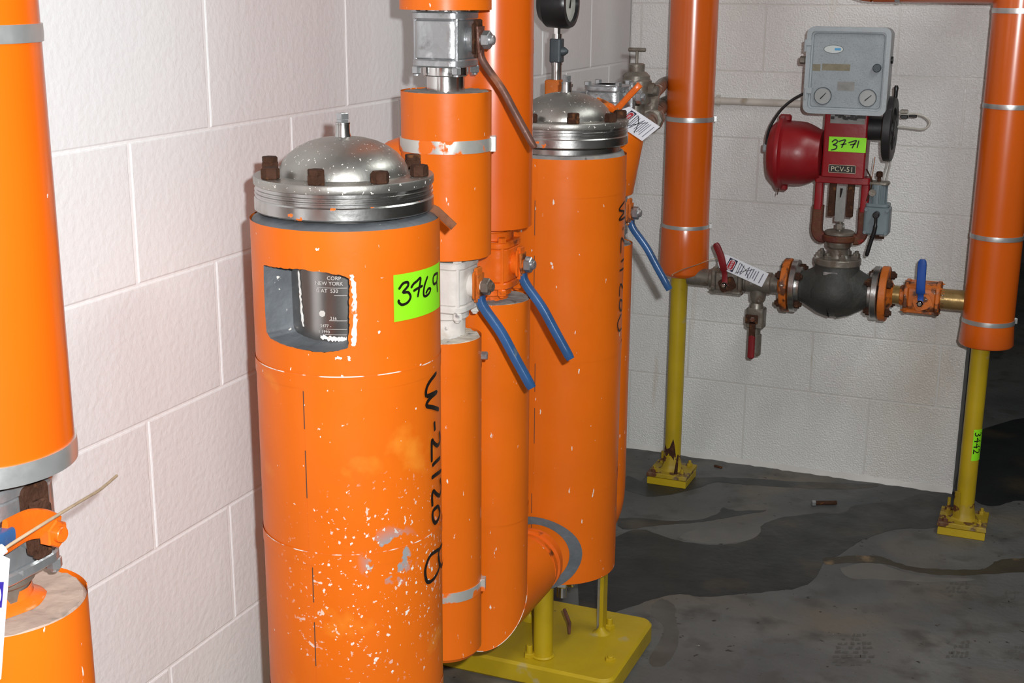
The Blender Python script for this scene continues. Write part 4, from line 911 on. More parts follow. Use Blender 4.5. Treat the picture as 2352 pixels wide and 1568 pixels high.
# --- left run: nipple, valve, tee, drain
t = thing('pipe_tee', 'dirty steel pipe tee with a branch pointing down, under the tag', 'pipe', (0.52, Y0, 0.63))
put('run', G().cyl(0.0285, 0.478, 0.585, frame((0, Y0, ZP), 'x'), 28).cyl(0.033, 0.482, 0.560, frame((0, Y0, ZP), 'x'), 28, 0.003), 'castdirty', t)
put('branch', G().lathe([(0.026, ZP - 0.02), (0.024, ZP - 0.045), (0.0225, ZP - 0.055), (0.015, ZP - 0.066), (0.013, ZP - 0.072)], frame((0.519, Y0, 0)), 24), 'castdirty', t)
t = thing('pipe_nipple', 'short dirty steel pipe between the middle orange riser and the red-handled valve', 'pipe', (0.35, Y0, ZP - 0.03))
put('pipe', G().cyl(0.0265, 0.300, 0.385, frame((0, Y0, ZP), 'x'), 28), 'castdirty', t)
def inline_valve(label, xc, half, hgt, body, bolt_mat, lever_pts, lever_mat, grip_mat, grip_from, grip_w, plate_mat, group=None):
    """three-piece ball valve on a horizontal pipe along x, stem towards the room (-y)"""
    t = thing('ball_valve', label, 'valve', (xc, Y0, ZP - hgt), group)
    m_ = lambda x: frame((x, Y0, ZP), 'x', rad(0))
    put('body', G().rbox(0, 0, hgt * 1.86, hgt * 1.86, hgt * 0.5, -half + 0.012, half - 0.012, m_(xc), ch=0.003), body, t)
    for s in (-1, 1):
        a, b_ = sorted((s * half, s * (half - 0.0125)))
        put('end_plate', G().rbox(0, 0, hgt * 2, hgt * 2, hgt * 0.55, a, b_, m_(xc), ch=0.0025), body, t)
        a, b_ = sorted((s * (half + 0.014), s * (half - 0.001)))
        put('pipe_neck', G().cyl(0.030, a, b_, m_(xc), 24, 0.003), body, t)
    for sy in (-1, 1):
        for sz in (-1, 1):
            put('bolt', G().hexa(0.0065, -half - 0.008, half + 0.008, frame((xc, Y0 + sy * hgt * 0.76, ZP + sz * hgt * 0.76), 'x')), body, t)
    fy = Y0 - hgt * 0.93
    put('stem_boss', G().cyl(0.019, 0, 0.010, frame((xc, fy, ZP - 0.004), '-y'), 20, 0.002).cyl(0.009, 0.008, 0.030, frame((xc, fy, ZP - 0.004), '-y'), 14), body, t)
    put('stop_plate', G().rbox(0, 0, 0.050, 0.040, 0.010, 0, 0.004, frame((xc + 0.006, fy - 0.012, ZP - 0.004), '-y', 0.4)), plate_mat, t)
    P = smooth(lever_pts, 5); k = int(len(P) * grip_from)
    put('lever', G().tube([tuple(p) for p in P[:k + 2]], [0.0125] + [0.0085] * (k + 1), 10, flat=((0, 1, 0), 0.002)), lever_mat, t)
    n = len(P) - k; rr = [grip_w] * n; rr[-1] = grip_w * 0.55; rr[-2] = grip_w * 0.9
    put('grip', G().tube([tuple(p) for p in P[k:]], rr, 14, flat=((0, 1, 0), 0.006)), grip_mat, t)
    put('lever_nut', G().hexa(0.0105, 0.020, 0.030, frame((xc, fy, ZP - 0.004), '-y')).cyl(0.006, 0.029, 0.035, frame((xc, fy, ZP - 0.004), '-y'), 12, 0.001), bolt_mat, t)
    return t
xl = 0.4285; fyl = Y0 - 0.041 * 0.93 - 0.020
inline_valve('grey ball valve with upright red lever beside the middle riser', xl, 0.047, 0.041, 'castdirty', 'chrome',
             [(xl, fyl, ZP - 0.006), (xl - 0.002, fyl, ZP + 0.03), (xl - 0.006, fyl - 0.012, ZP + 0.06), (xl - 0.014, fyl - 0.016, ZP + 0.09), (xl - 0.030, fyl - 0.018, ZP + 0.124)], 'redgrip', 'redgrip', 0.34, 0.0105, 'rust', 'wall station ball valves')
xr = 0.9985; fyr = Y0 - 0.047 * 0.93 - 0.020
inline_valve('orange painted ball valve with upright blue lever beside the right riser', xr, 0.050, 0.047, 'orange_rust', 'chrome',
             [(xr, fyr, ZP - 0.006), (xr, fyr, ZP + 0.018), (xr - 0.001, fyr - 0.008, ZP + 0.036), (xr - 0.002, fyr - 0.010, ZP + 0.075), (xr - 0.003, fyr - 0.010, ZP + 0.125)], 'bluedk', 'bluedk', 0.42, 0.0125, 'orange_rust', 'wall station ball valves')
t = thing('pipe_nipple', 'tarnished brown pipe between the control valve flange and the orange valve', 'pipe', (0.93, Y0, ZP - 0.03))
put('pipe', G().cyl(0.0275, 0.905, 0.945, frame((0, Y0, ZP), 'x'), 28), 'brass', t)
t = thing('pipe_nipple', 'tarnished brown pipe between the orange valve and the right riser', 'pipe', (1.08, Y0, ZP - 0.03))
put('pipe', G().cyl(0.0300, 1.05, 1.16, frame((0, Y0, ZP), 'x'), 28), 'brass', t)
# drain valve below the tee
xd = 0.517; zd = Z(1738, 730)
t = thing('drain_valve', 'small dirty drain valve with a red handle hanging below the pipe tee', 'valve', (xd, Y0, zd - 0.12))
put('neck', G().lathe([(0.0135, ZP - 0.066), (0.0135, zd + 0.055), (0.018, zd + 0.045), (0.022, zd + 0.03)], frame((xd, Y0, 0)), 20), 'castdirty', t)
put('body', G().rbox(xd, Y0, 0.056, 0.046, 0.010, zd - 0.030, zd + 0.034, ch=0.004), 'castdirty', t)
put('outlet', G().cyl(0.016, zd - 0.058, zd - 0.028, frame((xd, Y0, 0)), 16, 0.002).cyl(0.020, zd - 0.118, zd - 0.050, frame((xd, Y0 + 0.002, 0)), 16, 0.003), 'castdirty', t)
put('stem_nut', G().hexa(0.009, 0, 0.014, frame((xd - 0.003, Y0 - 0.023, zd + 0.002), '-y')), 'chrome', t)
put('lever', G().box((xd - 0.026, Y0 - 0.034, zd - 0.012), (xd + 0.012, Y0 - 0.028, zd + 0.016), 0.002).box((xd - 0.013, Y0 - 0.034, zd - 0.06), (xd + 0.006, Y0 - 0.028, zd - 0.005), 0.002), 'rust', t)
put('grip', G().rbox(xd - 0.003, Y0 - 0.031, 0.021, 0.015, 0.006, zd - 0.122, zd - 0.048, ch=0.005), 'redgrip', t)

# --- flanged control valve
cv = thing('control_valve', 'dark grey flanged control valve with rusty bonnet below the red actuator', 'valve', (0.749, Y0, 0.61))
XC = 0.749
gb = G().lathe([(0, 0.6135), (0.017, 0.6135), (0.019, 0.6165), (0.034, 0.6195), (0.058, 0.631), (0.078, 0.650), (0.089, 0.672), (0.0905, 0.692), (0.084, 0.716), (0.0735, 0.735), (0.066, 0.750), (0.064, 0.765)], frame((XC, Y0, 0)), 40)
for s in ('x', '-x'):
    gb.lathe([(0.084, 0.012), (0.0745, 0.045), (0.062, 0.068), (0.051, 0.088), (0.046, 0.100), (0.046, 0.112)], frame((XC, Y0, ZP), s), 36)
put('globe_body', gb, 'globe', cv, 60)
put('drain_boss', G().hexa(0.0205, 0.6085, 0.618, frame((XC - 0.002, Y0, 0))), 'globe', cv)
put('cast_mark', G().box((XC - 0.028, Y0 - 0.0665, 0.741), (XC + 0.012, Y0 - 0.060, 0.751), 0.001), 'castgrey', cv)
for s, far, orange_x in ((-1, 0.111, 0.133), (1, 0.109, 0.131)):
    m_ = frame((XC, Y0, ZP), 'x' if s > 0 else '-x')
    put('flange', G().lathe([(0.044, far - 0.012), (0.058, far - 0.010), (0.058, far), (0.0775, far), (0.079, far + 0.002), (0.079, far + 0.016), (0.0775, far + 0.018), (0.045, far + 0.018)], m_, 44), 'steel', cv, 25)
    put('pipe_flange', G().lathe([(0.03, orange_x), (0.079, orange_x), (0.081, orange_x + 0.002), (0.081, orange_x + 0.019), (0.079, orange_x + 0.021), (0.046, orange_x + 0.021), (0.038, orange_x + 0.03), (0.028, orange_x + 0.036)], m_, 44), 'orange_rust', cv, 25)
    for k in range(4):
        a = PI / 4 + k * PI / 2 + 0.12; by, bz = 0.0615 * math.cos(a), 0.0615 * math.sin(a)
        mm = frame((XC, Y0 + by, ZP + bz), 'x' if s > 0 else '-x')
        put('flange_bolt', G().hexa(0.0125, far - 0.014, far + 0.0005, mm).hexa(0.0125, orange_x + 0.0205, orange_x + 0.033, mm).cyl(0.007, far - 0.02, orange_x + 0.038, mm, 12), 'rust', cv)
put('bonnet_flange', G().lathe([(0.03, 0.764), (0.066, 0.764), (0.068, 0.767), (0.068, 0.782), (0.066, 0.785), (0.03, 0.785)], frame((XC, Y0, 0)), 40), 'castdirty', cv, 25)
for k in range(8):
    a = rad(22) + k * PI / 4; bx, by = XC + 0.055 * math.cos(a), Y0 + 0.055 * math.sin(a)
    put('bonnet_bolt', G().hexa(0.0108, 0.7845, 0.797, frame((bx, by, 0)), k).cyl(0.006, 0.79, 0.804, frame((bx, by, 0)), 10, 0.001), 'castdirty', cv)
put('bonnet', G().lathe([(0.033, 0.784), (0.030, 0.790), (0.029, 0.812), (0.034, 0.815), (0.037, 0.820), (0.037, 0.834)], frame((XC, Y0, 0)), 32), 'castdirty', cv)
put('packing_plate', G().lathe([(0, 0.852), (0.040, 0.852), (0.044, 0.855), (0.044, 0.861), (0.040, 0.864), (0, 0.864)], frame((XC, Y0, 0)), 32), 'castdirty', cv)
put('stem', G().cyl(0.0075, 0.86, 0.99, frame((XC, Y0, 0)), 14).cyl(0.0135, 0.868, 0.886, frame((XC, Y0, 0)), 6, 0.001), 'castdirty', cv)
# --- red yoke and actuator
ya = thing('valve_actuator', 'red spring actuator and yoke with 3771 sticker above the control valve', 'actuator', (XC, Y0, 0.83))
XL, XR = XC - 0.066, XC + 0.066
lower = G().lathe([(0.036, 0.834), (0.047, 0.834), (0.050, 0.838), (0.050, 0.850), (0.047, 0.853), (0.036, 0.853)], frame((XC, Y0, 0)), 28)
for xx, s in ((XL, -1), (XR, 1)):
    lower.tube(smooth([(XC + s * 0.042, Y0, 0.842), (xx - s * 0.010, Y0, 0.844), (xx, Y0, 0.862), (xx, Y0, 0.90), (xx, Y0, 0.935)], 4), 0.0165, 12, flat=((0, 1, 0), 0.016))
put('yoke_foot', lower, 'redrust', ya)
for xx in (XL, XR): put('yoke_arm', G().rbox(xx, Y0, 0.024, 0.034, 0.006, 0.925, 1.02), 'red', ya)
put('yoke_bridge', G().rbox(XC, Y0 - 0.002, 0.158, 0.050, 0.008, 1.005, 1.026, ch=0.002), 'red', ya)
for s in (-1, 1): put('guide_bar', G().rbox(XC + s * 0.026, Y0 - 0.012, 0.020, 0.014, 0.003, 0.908, 1.01, ch=0.002), 'rust', ya)
put('travel_scale', G().box((XC - 0.014, Y0 - 0.024, 0.894), (XC + 0.014, Y0 - 0.0205, 0.998), 0.0008), 'staingrey', ya)
put('scale_pointer', G().tube([(XC - 0.001, Y0 - 0.0265, 0.966), (XC + 0.001, Y0 - 0.0265, 0.992)], [0.0015, 0.004], 8), 'ink', ya)
FYR = Y0 - 0.040                               # front face of the red housing
put('housing', G().rbox(XC + 0.002, Y0, 0.122, 0.080, 0.006, 1.024, 1.245, ch=0.003), 'red', ya)
def plane_map(y): return lambda u, v, l: Vector((u, y - l, v))
q0, q1 = on_y(1905, 313, FYR), on_y(1988, 352, FYR)
put('number_sticker', patch(q0.x, q1.x, q1.z + 0.001, q0.z, plane_map(FYR), 2, 2, 0.0012), 'green', ya, 30, 'fluorescent green sticker with 3771 in black marker')
gi = G()
for st in ([(680, 1092), (705, 1072), (727, 1082), (715, 1102), (690, 1112), (720, 1122), (712, 1146), (672, 1156)], [(735, 1088), (762, 1078), (792, 1074), (775, 1105), (760, 1138)], [(752, 1112), (800, 1105)],
           [(815, 1097), (845, 1088), (882, 1078), (862, 1110), (845, 1142)], [(828, 1114), (876, 1105)], [(902, 1078), (886, 1140)]):
    w3 = [on_y(x, y, FYR) for x, y in crop_pts(st, 3.564, 1720, 20)]
    ribbon(smooth([(p.x, p.z, 0) for p in w3], 4), 0.0038, plane_map(FYR), gi, 0.0018)
put('marker_number', gi, 'ink', ya, 30, 'handwritten 3771 in black marker')
q0, q1 = on_y(1904, 377, FYR), on_y(1965, 399, FYR)
put('name_plate', G().box((q0.x, FYR - 0.0015, q1.z), (q1.x, FYR + 0.001, q0.z), 0.0004), 'plate', ya, 30, 'black name plate reading PCV-51')
bw = 0.0011; gf = G()
for a, b_, c_, d_ in ((q0.x, q1.x, q0.z - bw, q0.z), (q0.x, q1.x, q1.z, q1.z + bw), (q0.x, q0.x + bw, q1.z, q0.z), (q1.x - bw, q1.x, q1.z, q0.z)):
    k_ = patch(a, b_, c_, d_, plane_map(FYR), 1, 1, 0.0019); gf.add(k_.v, k_.f)
cxm, czm = (q0.x + q1.x) / 2, (q0.z + q1.z) / 2
text_mesh('PCV-51', 0.0205, lambda u, v, l: Vector((cxm + u, FYR - l, czm - 0.0072 + v)), gf, 0.0019, 'CENTER', 1.0)
put('plate_lettering', gf, 'gold', ya, 30, 'PCV-51')
za = Z(1835, 352); xa = X(1790, 352)
put('diaphragm_case', G().lathe([(0, -0.030), (0.055, -0.029), (0.080, -0.022), (0.094, -0.008), (0.096, 0.0), (0.107, 0.002), (0.1085, 0.006), (0.107, 0.014), (0.098, 0.017), (0.0940, 0.022), (0.0930, 0.055), (0.0905, 0.076), (0.083, 0.096), (0.0735, 0.114), (0.070, 0.125), (0.030, 0.126)], frame((xa, Y0, za), 'x'), 48), 'red', ya)
for k in range(2):
    a = PI / 2 + k * PI; put('case_bolt', G().hexa(0.011, -0.010, 0.026, frame((xa + 0.004, Y0 + 0.101 * math.cos(a), za + 0.101 * math.sin(a)), 'x')), 'red', ya)
put('drip_wire', G().tube([on_y(1789, 432, Y0 - 0.03), on_y(1785, 447, Y0 - 0.03)], 0.0014, 6), 'rust', ya)
put('air_connector', G().hexa(0.012, 0, 0.018, frame((xa - 0.046, Y0 - 0.01, za + 0.012), 'x')).cyl(0.0085, -0.010, 0.012, frame((xa - 0.04, Y0 - 0.01, za + 0.012), 'z'), 12, 0.001), 'boxgrey', ya)
# --- handwheel
hx, hz = X(2044, 296), Z(2044, 296)
hw = thing('handwheel', 'black iron handwheel seen edge-on right of the red housing', 'handwheel', (hx, Y0, hz))
put('rim', G().lathe([(0.060, -0.010), (0.086, -0.0125), (0.0915, -0.0100), (0.0920, 0.0), (0.0915, 0.0100), (0.086, 0.0125), (0.060, 0.010), (0.060, -0.010)], frame((hx, Y0, hz), 'x'), 44), 'blackrub', hw)
for k in range(4):
    a = 0.5 + k * PI / 2; put('spoke', G().tube([(hx, Y0, hz), (hx, Y0 + 0.066 * math.cos(a), hz + 0.066 * math.sin(a))], 0.011, 10), 'blackrub', hw)
put('hub', G().cyl(0.034, -0.072, 0.006, frame((hx, Y0, hz), 'x'), 28, 0.003).cyl(0.024, 0.004, 0.014, frame((hx, Y0, hz), 'x'), 20, 0.003), 'blackrub', hw)
kp = on_y(2057, 224, Y0); kq = on_y(2059, 196, Y0)
put('spinner_knob', G().tube([kp, kp + (kq - kp) * 0.5, kp + (kq - kp) * 0.8, kq], [0.0055, 0.0055, 0.0068, 0.004], 12), 'black', hw)
# --- positioner box
BY = Y0 - 0.095                                # front face
bx = thing('positioner_box', 'grey instrument box with two small gauges above the red actuator', 'instrument box', (0.735, BY + 0.05, 1.2))
tl, tr, br, bl = on_y(1850, 56, BY), on_y(2044, 68, BY), on_y(2038, 270, BY), on_y(1848, 257, BY)
bcx, bcz = (tl.x + tr.x + br.x + bl.x) / 4, (tl.z + tr.z + br.z + bl.z) / 4
bwid, bhei = ((tr.x - tl.x) + (br.x - bl.x)) / 2, ((tl.z - bl.z) + (tr.z - br.z)) / 2
fb = lambda y: Matrix.Translation((bcx, y, bcz)) @ Matrix.Rotation(PI / 2, 4, 'X')     # local z -> -y
put('case', G().rbox(0, 0, bwid * 0.985, bhei * 0.985, 0.020, 0.0, 0.070, fb(BY + 0.082)), 'boxgrey', bx)
def ring_prism(w0, h0, r0, w1, h1, r1, z0, z1, mt):
    A_, B_ = rrect(w0, h0, r0, 6), rrect(w1, h1, r1, 6); n = len(A_); vs = []
    for P, z in ((A_, z0), (A_, z1), (B_, z1), (B_, z0)): vs += [(x, y, z) for x, y in P]
    return G().add(vs, [(k * n + i, k * n + (i + 1) % n, ((k + 1) % 4) * n + (i + 1) % n, ((k + 1) % 4) * n + i) for k in range(4) for i in range(n)], mt)
rimw = 0.0125
put('cover_rim', ring_prism(bwid, bhei, 0.020, bwid - 2 * rimw, bhei - 2 * rimw, 0.012, 0.0, 0.020, fb(BY + 0.020)), 'boxgrey', bx)
cov = put('cover_panel', G().rbox(0.0, 0, bwid - 2 * rimw - 0.007, bhei - 2 * rimw - 0.007, 0.012, 0.0, 0.010, fb(BY + 0.020), ch=0.003), 'paneldusty', bx)
PY = BY + 0.010
put('gasket_gap', ring_prism(bwid - 2 * rimw + 0.001, bhei - 2 * rimw + 0.001, 0.012, bwid - 2 * rimw - 0.008, bhei - 2 * rimw - 0.008, 0.012, 0.0, 0.0055, fb(BY + 0.020)), 'black', bx)
for (gx0, gy0), ang in (((1890, 220), 0.9), ((1993, 225), 0.8)):
    c = on_y(gx0, gy0, PY)
    dg = put('gauge_dial', G().lathe([(0, 0.0), (0.0235, 0.0), (0.0235, 0.003), (0, 0.003)], frame((c.x, PY + 0.0005, c.z), '-y'), 32), 'dialgrey', cov)
    put('gauge_bezel', G().lathe([(0.0225, 0.002), (0.0225, 0.0042), (0.0245, 0.0042), (0.0245, 0.0)], frame((c.x, PY, c.z), '-y'), 32), 'snubber', dg)
    put('gauge_needle', G().tube([(c.x - 0.010 * math.cos(ang), PY - 0.0045, c.z - 0.010 * math.sin(ang)), (c.x + 0.015 * math.cos(ang), PY - 0.0045, c.z + 0.012 * math.sin(ang))], [0.0016, 0.0008], 6), 'ink', dg)
c = on_y(1915, 113, PY)
ov = [(0.026 * math.cos(2 * PI * i / 32), 0.0105 * math.sin(2 * PI * i / 32)) for i in range(32)]
put('badge_edge', G().prism([(a * 1.05, b_ * 1.1) for a, b_ in ov], 0, 0.001, Matrix.Translation((c.x, PY + 0.0002, c.z)) @ Matrix.Rotation(PI / 2, 4, 'X')), 'snubber', cov)
lg = put('badge', G().prism(ov, 0, 0.0016, Matrix.Translation((c.x, PY + 0.0002, c.z)) @ Matrix.Rotation(PI / 2, 4, 'X')), 'logowhite', cov, 30, 'white oval badge with a blue rectangle')
put('badge_mark', patch(c.x + 0.003, c.x + 0.020, c.z - 0.003, c.z + 0.0034, plane_map(PY), 1, 1, 0.002), 'logoblue', cov)
for (a, b_), (c_, d_), mt in (((1867, 147), (1884, 163), 'stain'), ((1889, 146), (1952, 163), 'stain'), ((1924, 187), (1962, 209), 'staingrey')):
    p, q = on_y(a, b_, PY), on_y(c_, d_, PY); put('label_residue', patch(p.x, q.x, q.z, p.z, plane_map(PY), 1, 1, 0.0006), mt, cov)
c = on_y(2015, 156, PY); put('knob', G().cyl(0.0115, 0, 0.012, frame((c.x, PY, c.z), '-y'), 24, 0.002), 'snubber', cov)
for yy in (98, 208):
    c = on_y(1853, yy, BY); put('hinge', G().box((c.x - 0.005, BY - 0.003, c.z - 0.009), (c.x + 0.014, BY + 0.004, c.z + 0.009), 0.002).cyl(0.004, -0.016, 0.016, frame((c.x - 0.003, BY, c.z - 0.008)), 10), 'boxgrey', bx)
c = on_y(1850, 138, BY + 0.045); put('cable_gland', G().cyl(0.009, 0, 0.010, frame((bcx - bwid / 2 + 0.002, BY + 0.045, c.z), '-x'), 14).hexa(0.0115, 0.010, 0.026, frame((bcx - bwid / 2 + 0.002, BY + 0.045, c.z), '-x')), 'castdirty', bx)
c = on_y(2046, 138, BY + 0.045); put('blank_plug', G().cyl(0.010, 0, 0.006, frame((bcx + bwid / 2 - 0.002, BY + 0.045, c.z), 'x'), 14), 'black', bx)
q0, q1 = on_y(1908, 266, FYR), on_y(1986, 286, FYR)
put('bracket_label', patch(q0.x, q1.x, q1.z, q0.z + 0.008, plane_map(FYR), 1, 1, 0.0015), 'staingrey', bx)
gk = G(); rnd = random.Random(3)
for k in range(22):
    u = q0.x + (q1.x - q0.x) * rnd.random() * 0.92; v = q0.z + 0.006 - rnd.random() * 0.013
    k_ = patch(u, u + 0.010, v - 0.004, v + 0.004, plane_map(FYR), 1, 1, 0.0019 + k * 0.00001); gk.add(k_.v, k_.f)
put('bracket_label_dirt', gk, 'black', bx)
# --- air filter regulator
ra = thing('air_regulator', 'blue-grey air regulator with black drooping lever beside the red yoke', 'regulator', (0.853, Y0, 0.865))
xg = X(2014, 500); zg = Z(2014, 500)
put('body', G().rbox(xg + 0.002, Y0, 0.073, 0.060, 0.010, zg - 0.046, zg + 0.034, ch=0.004), 'regblue', ra)
put('cap_plate', G().rbox(xg + 0.001, Y0, 0.066, 0.058, 0.010, zg + 0.034, zg + 0.044, ch=0.002), 'regblue', ra)
gq = G().cyl(0.0245, zg + 0.043, zg + 0.098, frame((xg - 0.002, Y0, 0)), 28)
for k in range(10): gq.cyl(0.0035, zg + 0.044, zg + 0.096, frame((xg - 0.002 + 0.0235 * math.cos(k * 0.628), Y0 + 0.0235 * math.sin(k * 0.628), 0)), 8)
put('spring_case', gq, 'regblue', ra)
put('top_plate', G().rbox(xg - 0.002, Y0, 0.062, 0.046, 0.012, zg + 0.097, zg + 0.106, ch=0.002), 'castdirty', ra)
put('adjusting_screw', G().cyl(0.0055, zg + 0.104, zg + 0.133, frame((xg - 0.002, Y0, 0)), 12).hexa(0.009, zg + 0.118, zg + 0.134, frame((xg - 0.002, Y0, 0))), 'rust', ra)
for sx in (-1, 1):
    for sz in (-1, 1): put('case_screw', G().hexa(0.006, 0, 0.006, frame((xg + 0.002 + sx * 0.029, Y0 - 0.0295, zg - 0.006 + sz * 0.033), '-y')), 'regblue', ra)
put('drain_cock', G().cyl(0.007, zg - 0.060, zg - 0.044, frame((xg + 0.004, Y0, 0)), 10).cyl(0.004, -0.018, 0.022, frame((xg + 0.004, Y0 - 0.012, zg - 0.055), 'x'), 8), 'rust', ra)
hp = [on_y(x, y, Y0 - 0.05) for x, y in ((2012, 494), (2011, 515), (2007, 535), (1999, 558), (1990, 588))]
put('black_lever', G().tube(smooth(hp, 5), [0.0045] * 6 + [0.006] * 14 + [0.004], 12), 'black', ra)
put('lever_pivot', G().cyl(0.0095, 0, 0.026, frame((hp[0].x, Y0 - 0.029, hp[0].z), '-y'), 16, 0.002), 'black', ra)
put('mounting_bracket', G().box((XR + 0.006, Y0 - 0.004, zg + 0.06), (xg - 0.018, Y0 + 0.004, zg + 0.085), 0.001).cyl(0.011, -0.02, 0.02, frame((XR + 0.022, Y0 - 0.006, zg + 0.075), 'y'), 12, 0.001), 'castdirty', ra)
# --- hoses and tubing
t = thing('air_hose', 'thin black air hose curving from the actuator to the instrument box', 'hose', tuple(on_y(1762, 330, Y0 - 0.02)))
put('hose', G().tube(smooth([on_y(x, y, Y0 - 0.02) for x, y in ((1760, 332), (1764, 305), (1776, 278), (1796, 250), (1822, 228), (1850, 213))], 6), 0.0042, 10), 'black', t)
t = thing('tubing_loop', 'small clear tubing loop sticking out behind the handwheel', 'tube', tuple(on_y(2070, 262, -0.2)))
put('tube', G().tube(smooth([on_y(x, y, -0.20) for x, y in ((2050, 260), (2085, 262), (2105, 262), (2124, 268), (2135, 280), (2130, 292), (2116, 297), (2090, 294), (2050, 290))], 6), 0.0034, 10), 'tube', t)
c = on_y(2078, 268, -0.2); put('fitting', G().hexa(0.0062, -0.012, 0.010, frame((c.x, -0.2, c.z), 'x')).cyl(0.0045, 0.012, 0.034, frame((c.x, -0.2, c.z + 0.003), 'x'), 10, 0.001), 'black', t)
c = on_y(2078, 258, -0.2); put('elbow_fitting', G().box((c.x - 0.012, -0.205, c.z - 0.004), (c.x + 0.009, -0.19, c.z + 0.008), 0.002), 'castdirty', t)
t = thing('copper_tube', 'thin bent copper wire beside the regulator top', 'tube', tuple(on_y(2003, 420, Y0)))
put('wire', G().tube(smooth([on_y(x, y, Y0) for x, y in ((2010, 360), (2006, 385), (2003, 405), (1998, 425))], 4), 0.0011, 6), 'copper', t)
t = thing('air_tube', 'pair of faint thin tubes dropping from the handwheel to the regulator', 'tube', tuple(on_y(2030, 415, Y0 + 0.05)))
for k in (0, 8): put('tube', G().tube(smooth([on_y(x + k, y, Y0 + 0.05) for x, y in ((2040, 365), (2036, 385), (2031, 402), (2027, 424))], 4), 0.0014, 6), 'tube', t)
t = thing('control_wire', 'dark bent wires between the red yoke and the regulator', 'wire', tuple(on_y(1998, 410, Y0)))
put('wire', G().tube(smooth([on_y(x, y, Y0 - 0.02) for x, y in ((1990, 388), (1997, 402), (2003, 418), (1998, 440), (1990, 462))], 4), 0.0022, 6), 'rust', t)
# --- conduit on the wall
t = thing('wall_conduit', 'painted conduit running along the back wall to the instrument box', 'conduit', tuple(on_y(1655, 230, -0.018)))
put('conduit', G().cyl(0.0115, 0.14, 0.60, frame((0, -0.016, 1.2035), 'x'), 18), 'conduit', t)
for xx in (0.30, 0.585): put('conduit_clip', G().cyl(0.0135, xx - 0.006, xx + 0.006, frame((0, -0.016, 1.2035), 'x'), 18).box((xx - 0.006, -0.006, 1.185), (xx + 0.006, 0.0, 1.222)), 'conduit', t)

# ================================================================== riser at the left edge, close to the camera
pipe_section('insulated_pipe', 'large brightly lit orange insulated pipe with silver bands at the upper left edge', L0, 0.0905, 1.072, 2.9, mat='orange_gloss', bands=((1.507, 0.017), (1.083, 0.022)), top=False, group='risers at the left edge', seam=0.9, band_mat='band', seal=False)
lx, ly, lz = L0[0], L0[1], 1.006
lev = [on_x(*p) for p in ((128, 1212, lx + 0.073), (100, 1203, lx + 0.074), (62, 1206, lx + 0.075), (20, 1228, lx + 0.080), (-30, 1256, lx + 0.09), (-120, 1300, lx + 0.10), (-210, 1345, lx + 0.105))]
tv = ball_valve('grey ball valve with orange lever plate and rust at the lower left edge', L0, lz, dict(VM_G, neck='castdirty', stop='rust', lever='orange_thick', grip='blue', nut='orange_thick'), 1.078, 0.905, lever=smooth(lev, 5), half=0.052, h=0.052, group='risers at the left edge', lw=(0.014, 0.018), gf=0.50)
put('rusty_pad', G().rbox(0, 0, 0.048, 0.036, 0.008, 0, 0.006, frame((lx + 0.0525, ly + 0.006, lz + 0.024), 'x')), 'rust', tv)
t = pipe_section('insulated_pipe', 'orange insulated pipe with dusty flat top at the lower left corner', L0, 0.0905, 0.2, 0.914, group='risers at the left edge', seam=0.9, end='dusttop')
put('foot', G().cyl(0.03, 0.0, 0.205, frame((L0[0], L0[1], 0)), 20), 'yellow', t)
put('paint_ring', G().lathe([(0.047, 0.9135), (0.044, 0.917), (0.0345, 0.921), (0.0335, 0.932)], frame((L0[0], L0[1], 0)), 28, wob=0.03), 'orange_thick', t)
tw = thing('hanging_tag', 'white tag with blue print and tan wire tie at the far left edge', 'tag', (0.46, -3.30, 0.85))
c0 = [(-26, 1262), (21, 1284), (18, 1330), (11, 1420), (1, 1560), (-60, 1560), (-70, 1300)]
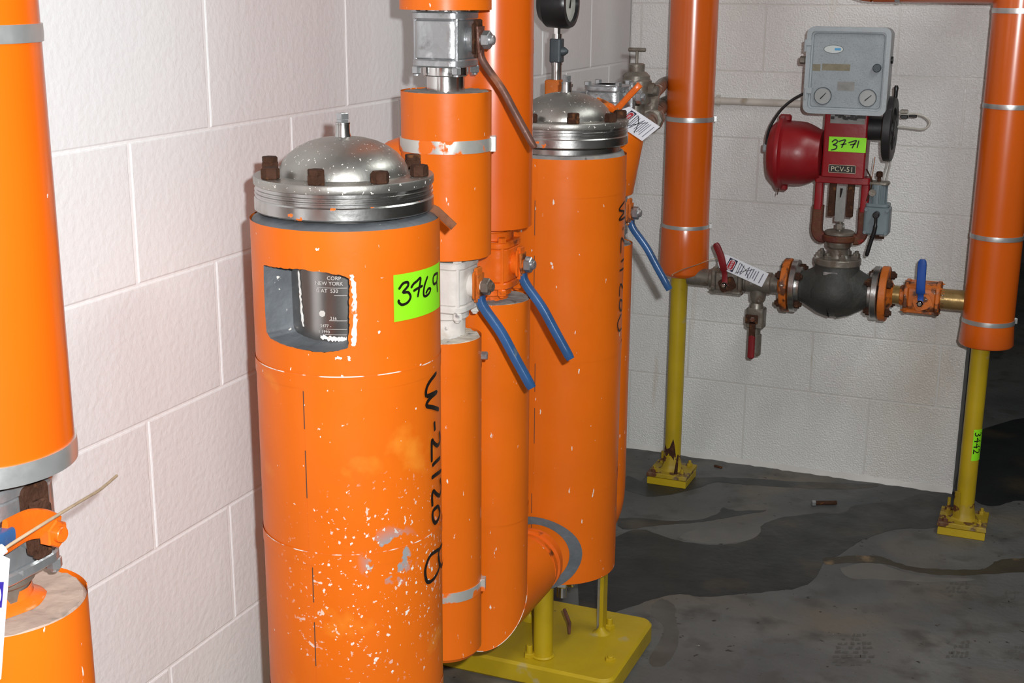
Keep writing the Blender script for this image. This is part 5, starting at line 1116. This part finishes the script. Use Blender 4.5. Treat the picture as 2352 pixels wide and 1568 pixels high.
cw = [on_y(x, y, -3.33) for x, y in c0]
put('card', G().add([tuple(p) for p in cw] + [tuple(p + Vector((0, 0.001, 0))) for p in cw], [tuple(range(6, -1, -1)), tuple(range(7, 14))] + [(i, (i + 1) % 7, 7 + (i + 1) % 7, 7 + i) for i in range(7)]), 'white', tw)
cw = [on_y(x, y, -3.3305) for x, y in ((9, 1336), (4, 1395), (-45, 1395), (-45, 1336))]
put('printed_header', G().add([tuple(p) for p in cw], [(0, 1, 2, 3)]), 'tagblue', tw)
ol = [on_y(-8 + 11 * math.cos(a), 1366 + 22 * math.sin(a), -3.331) for a in [2 * PI * i / 20 for i in range(20)]]
put('printed_oval', G().add([tuple(p) for p in ol], [tuple(range(20))]), 'white', tw)
wp = [on_y(2, 1268, -3.32), on_y(20, 1253, -3.31), on_y(80, 1215, -3.27), on_y(135, 1181, -3.22), on_y(200, 1142, -3.14), on_y(230, 1124, -3.10), on_y(268, 1092, -3.04)]
put('wire_tie', G().tube(smooth([tuple(p) for p in wp], 5), 0.0017, 8), 'string', tw)
put('tie_head', G().tube([on_y(-14, 1276, -3.325), on_y(10, 1258, -3.315)], 0.005, 10), 'white', tw)

# ================================================================== small things on the floor
bp_, bq = on_z(1864, 1161), on_z(1921, 1160)
d = (bq - bp_); d.z = 0; L = d.length; d.normalize(); q = Matrix.Translation((bp_.x, bp_.y, 0.0085)) @ d.to_track_quat('Z', 'Y').to_matrix().to_4x4()
t = thing('loose_bolt', 'loose dark hex bolt lying on the floor near the wet patch', 'bolt', (bp_.x, bp_.y, 0))
put('head', G().hexa(0.0095, 0, 0.012, q, rad(30)), 'castgrey', t)
put('shank', G().cyl(0.0068, 0.010, L, q, 14, 0.001), 'rust', t)
a, b_ = on_z(1641, 1072), on_z(1658, 1076)
t = thing('metal_scrap', 'tiny dark metal scrap on the floor near the back wall', 'scrap', tuple(a))
put('rod', G().tube([a + Vector((0, 0, 0.004)), b_ + Vector((0, 0, 0.004))], 0.004, 8), 'rust', t)
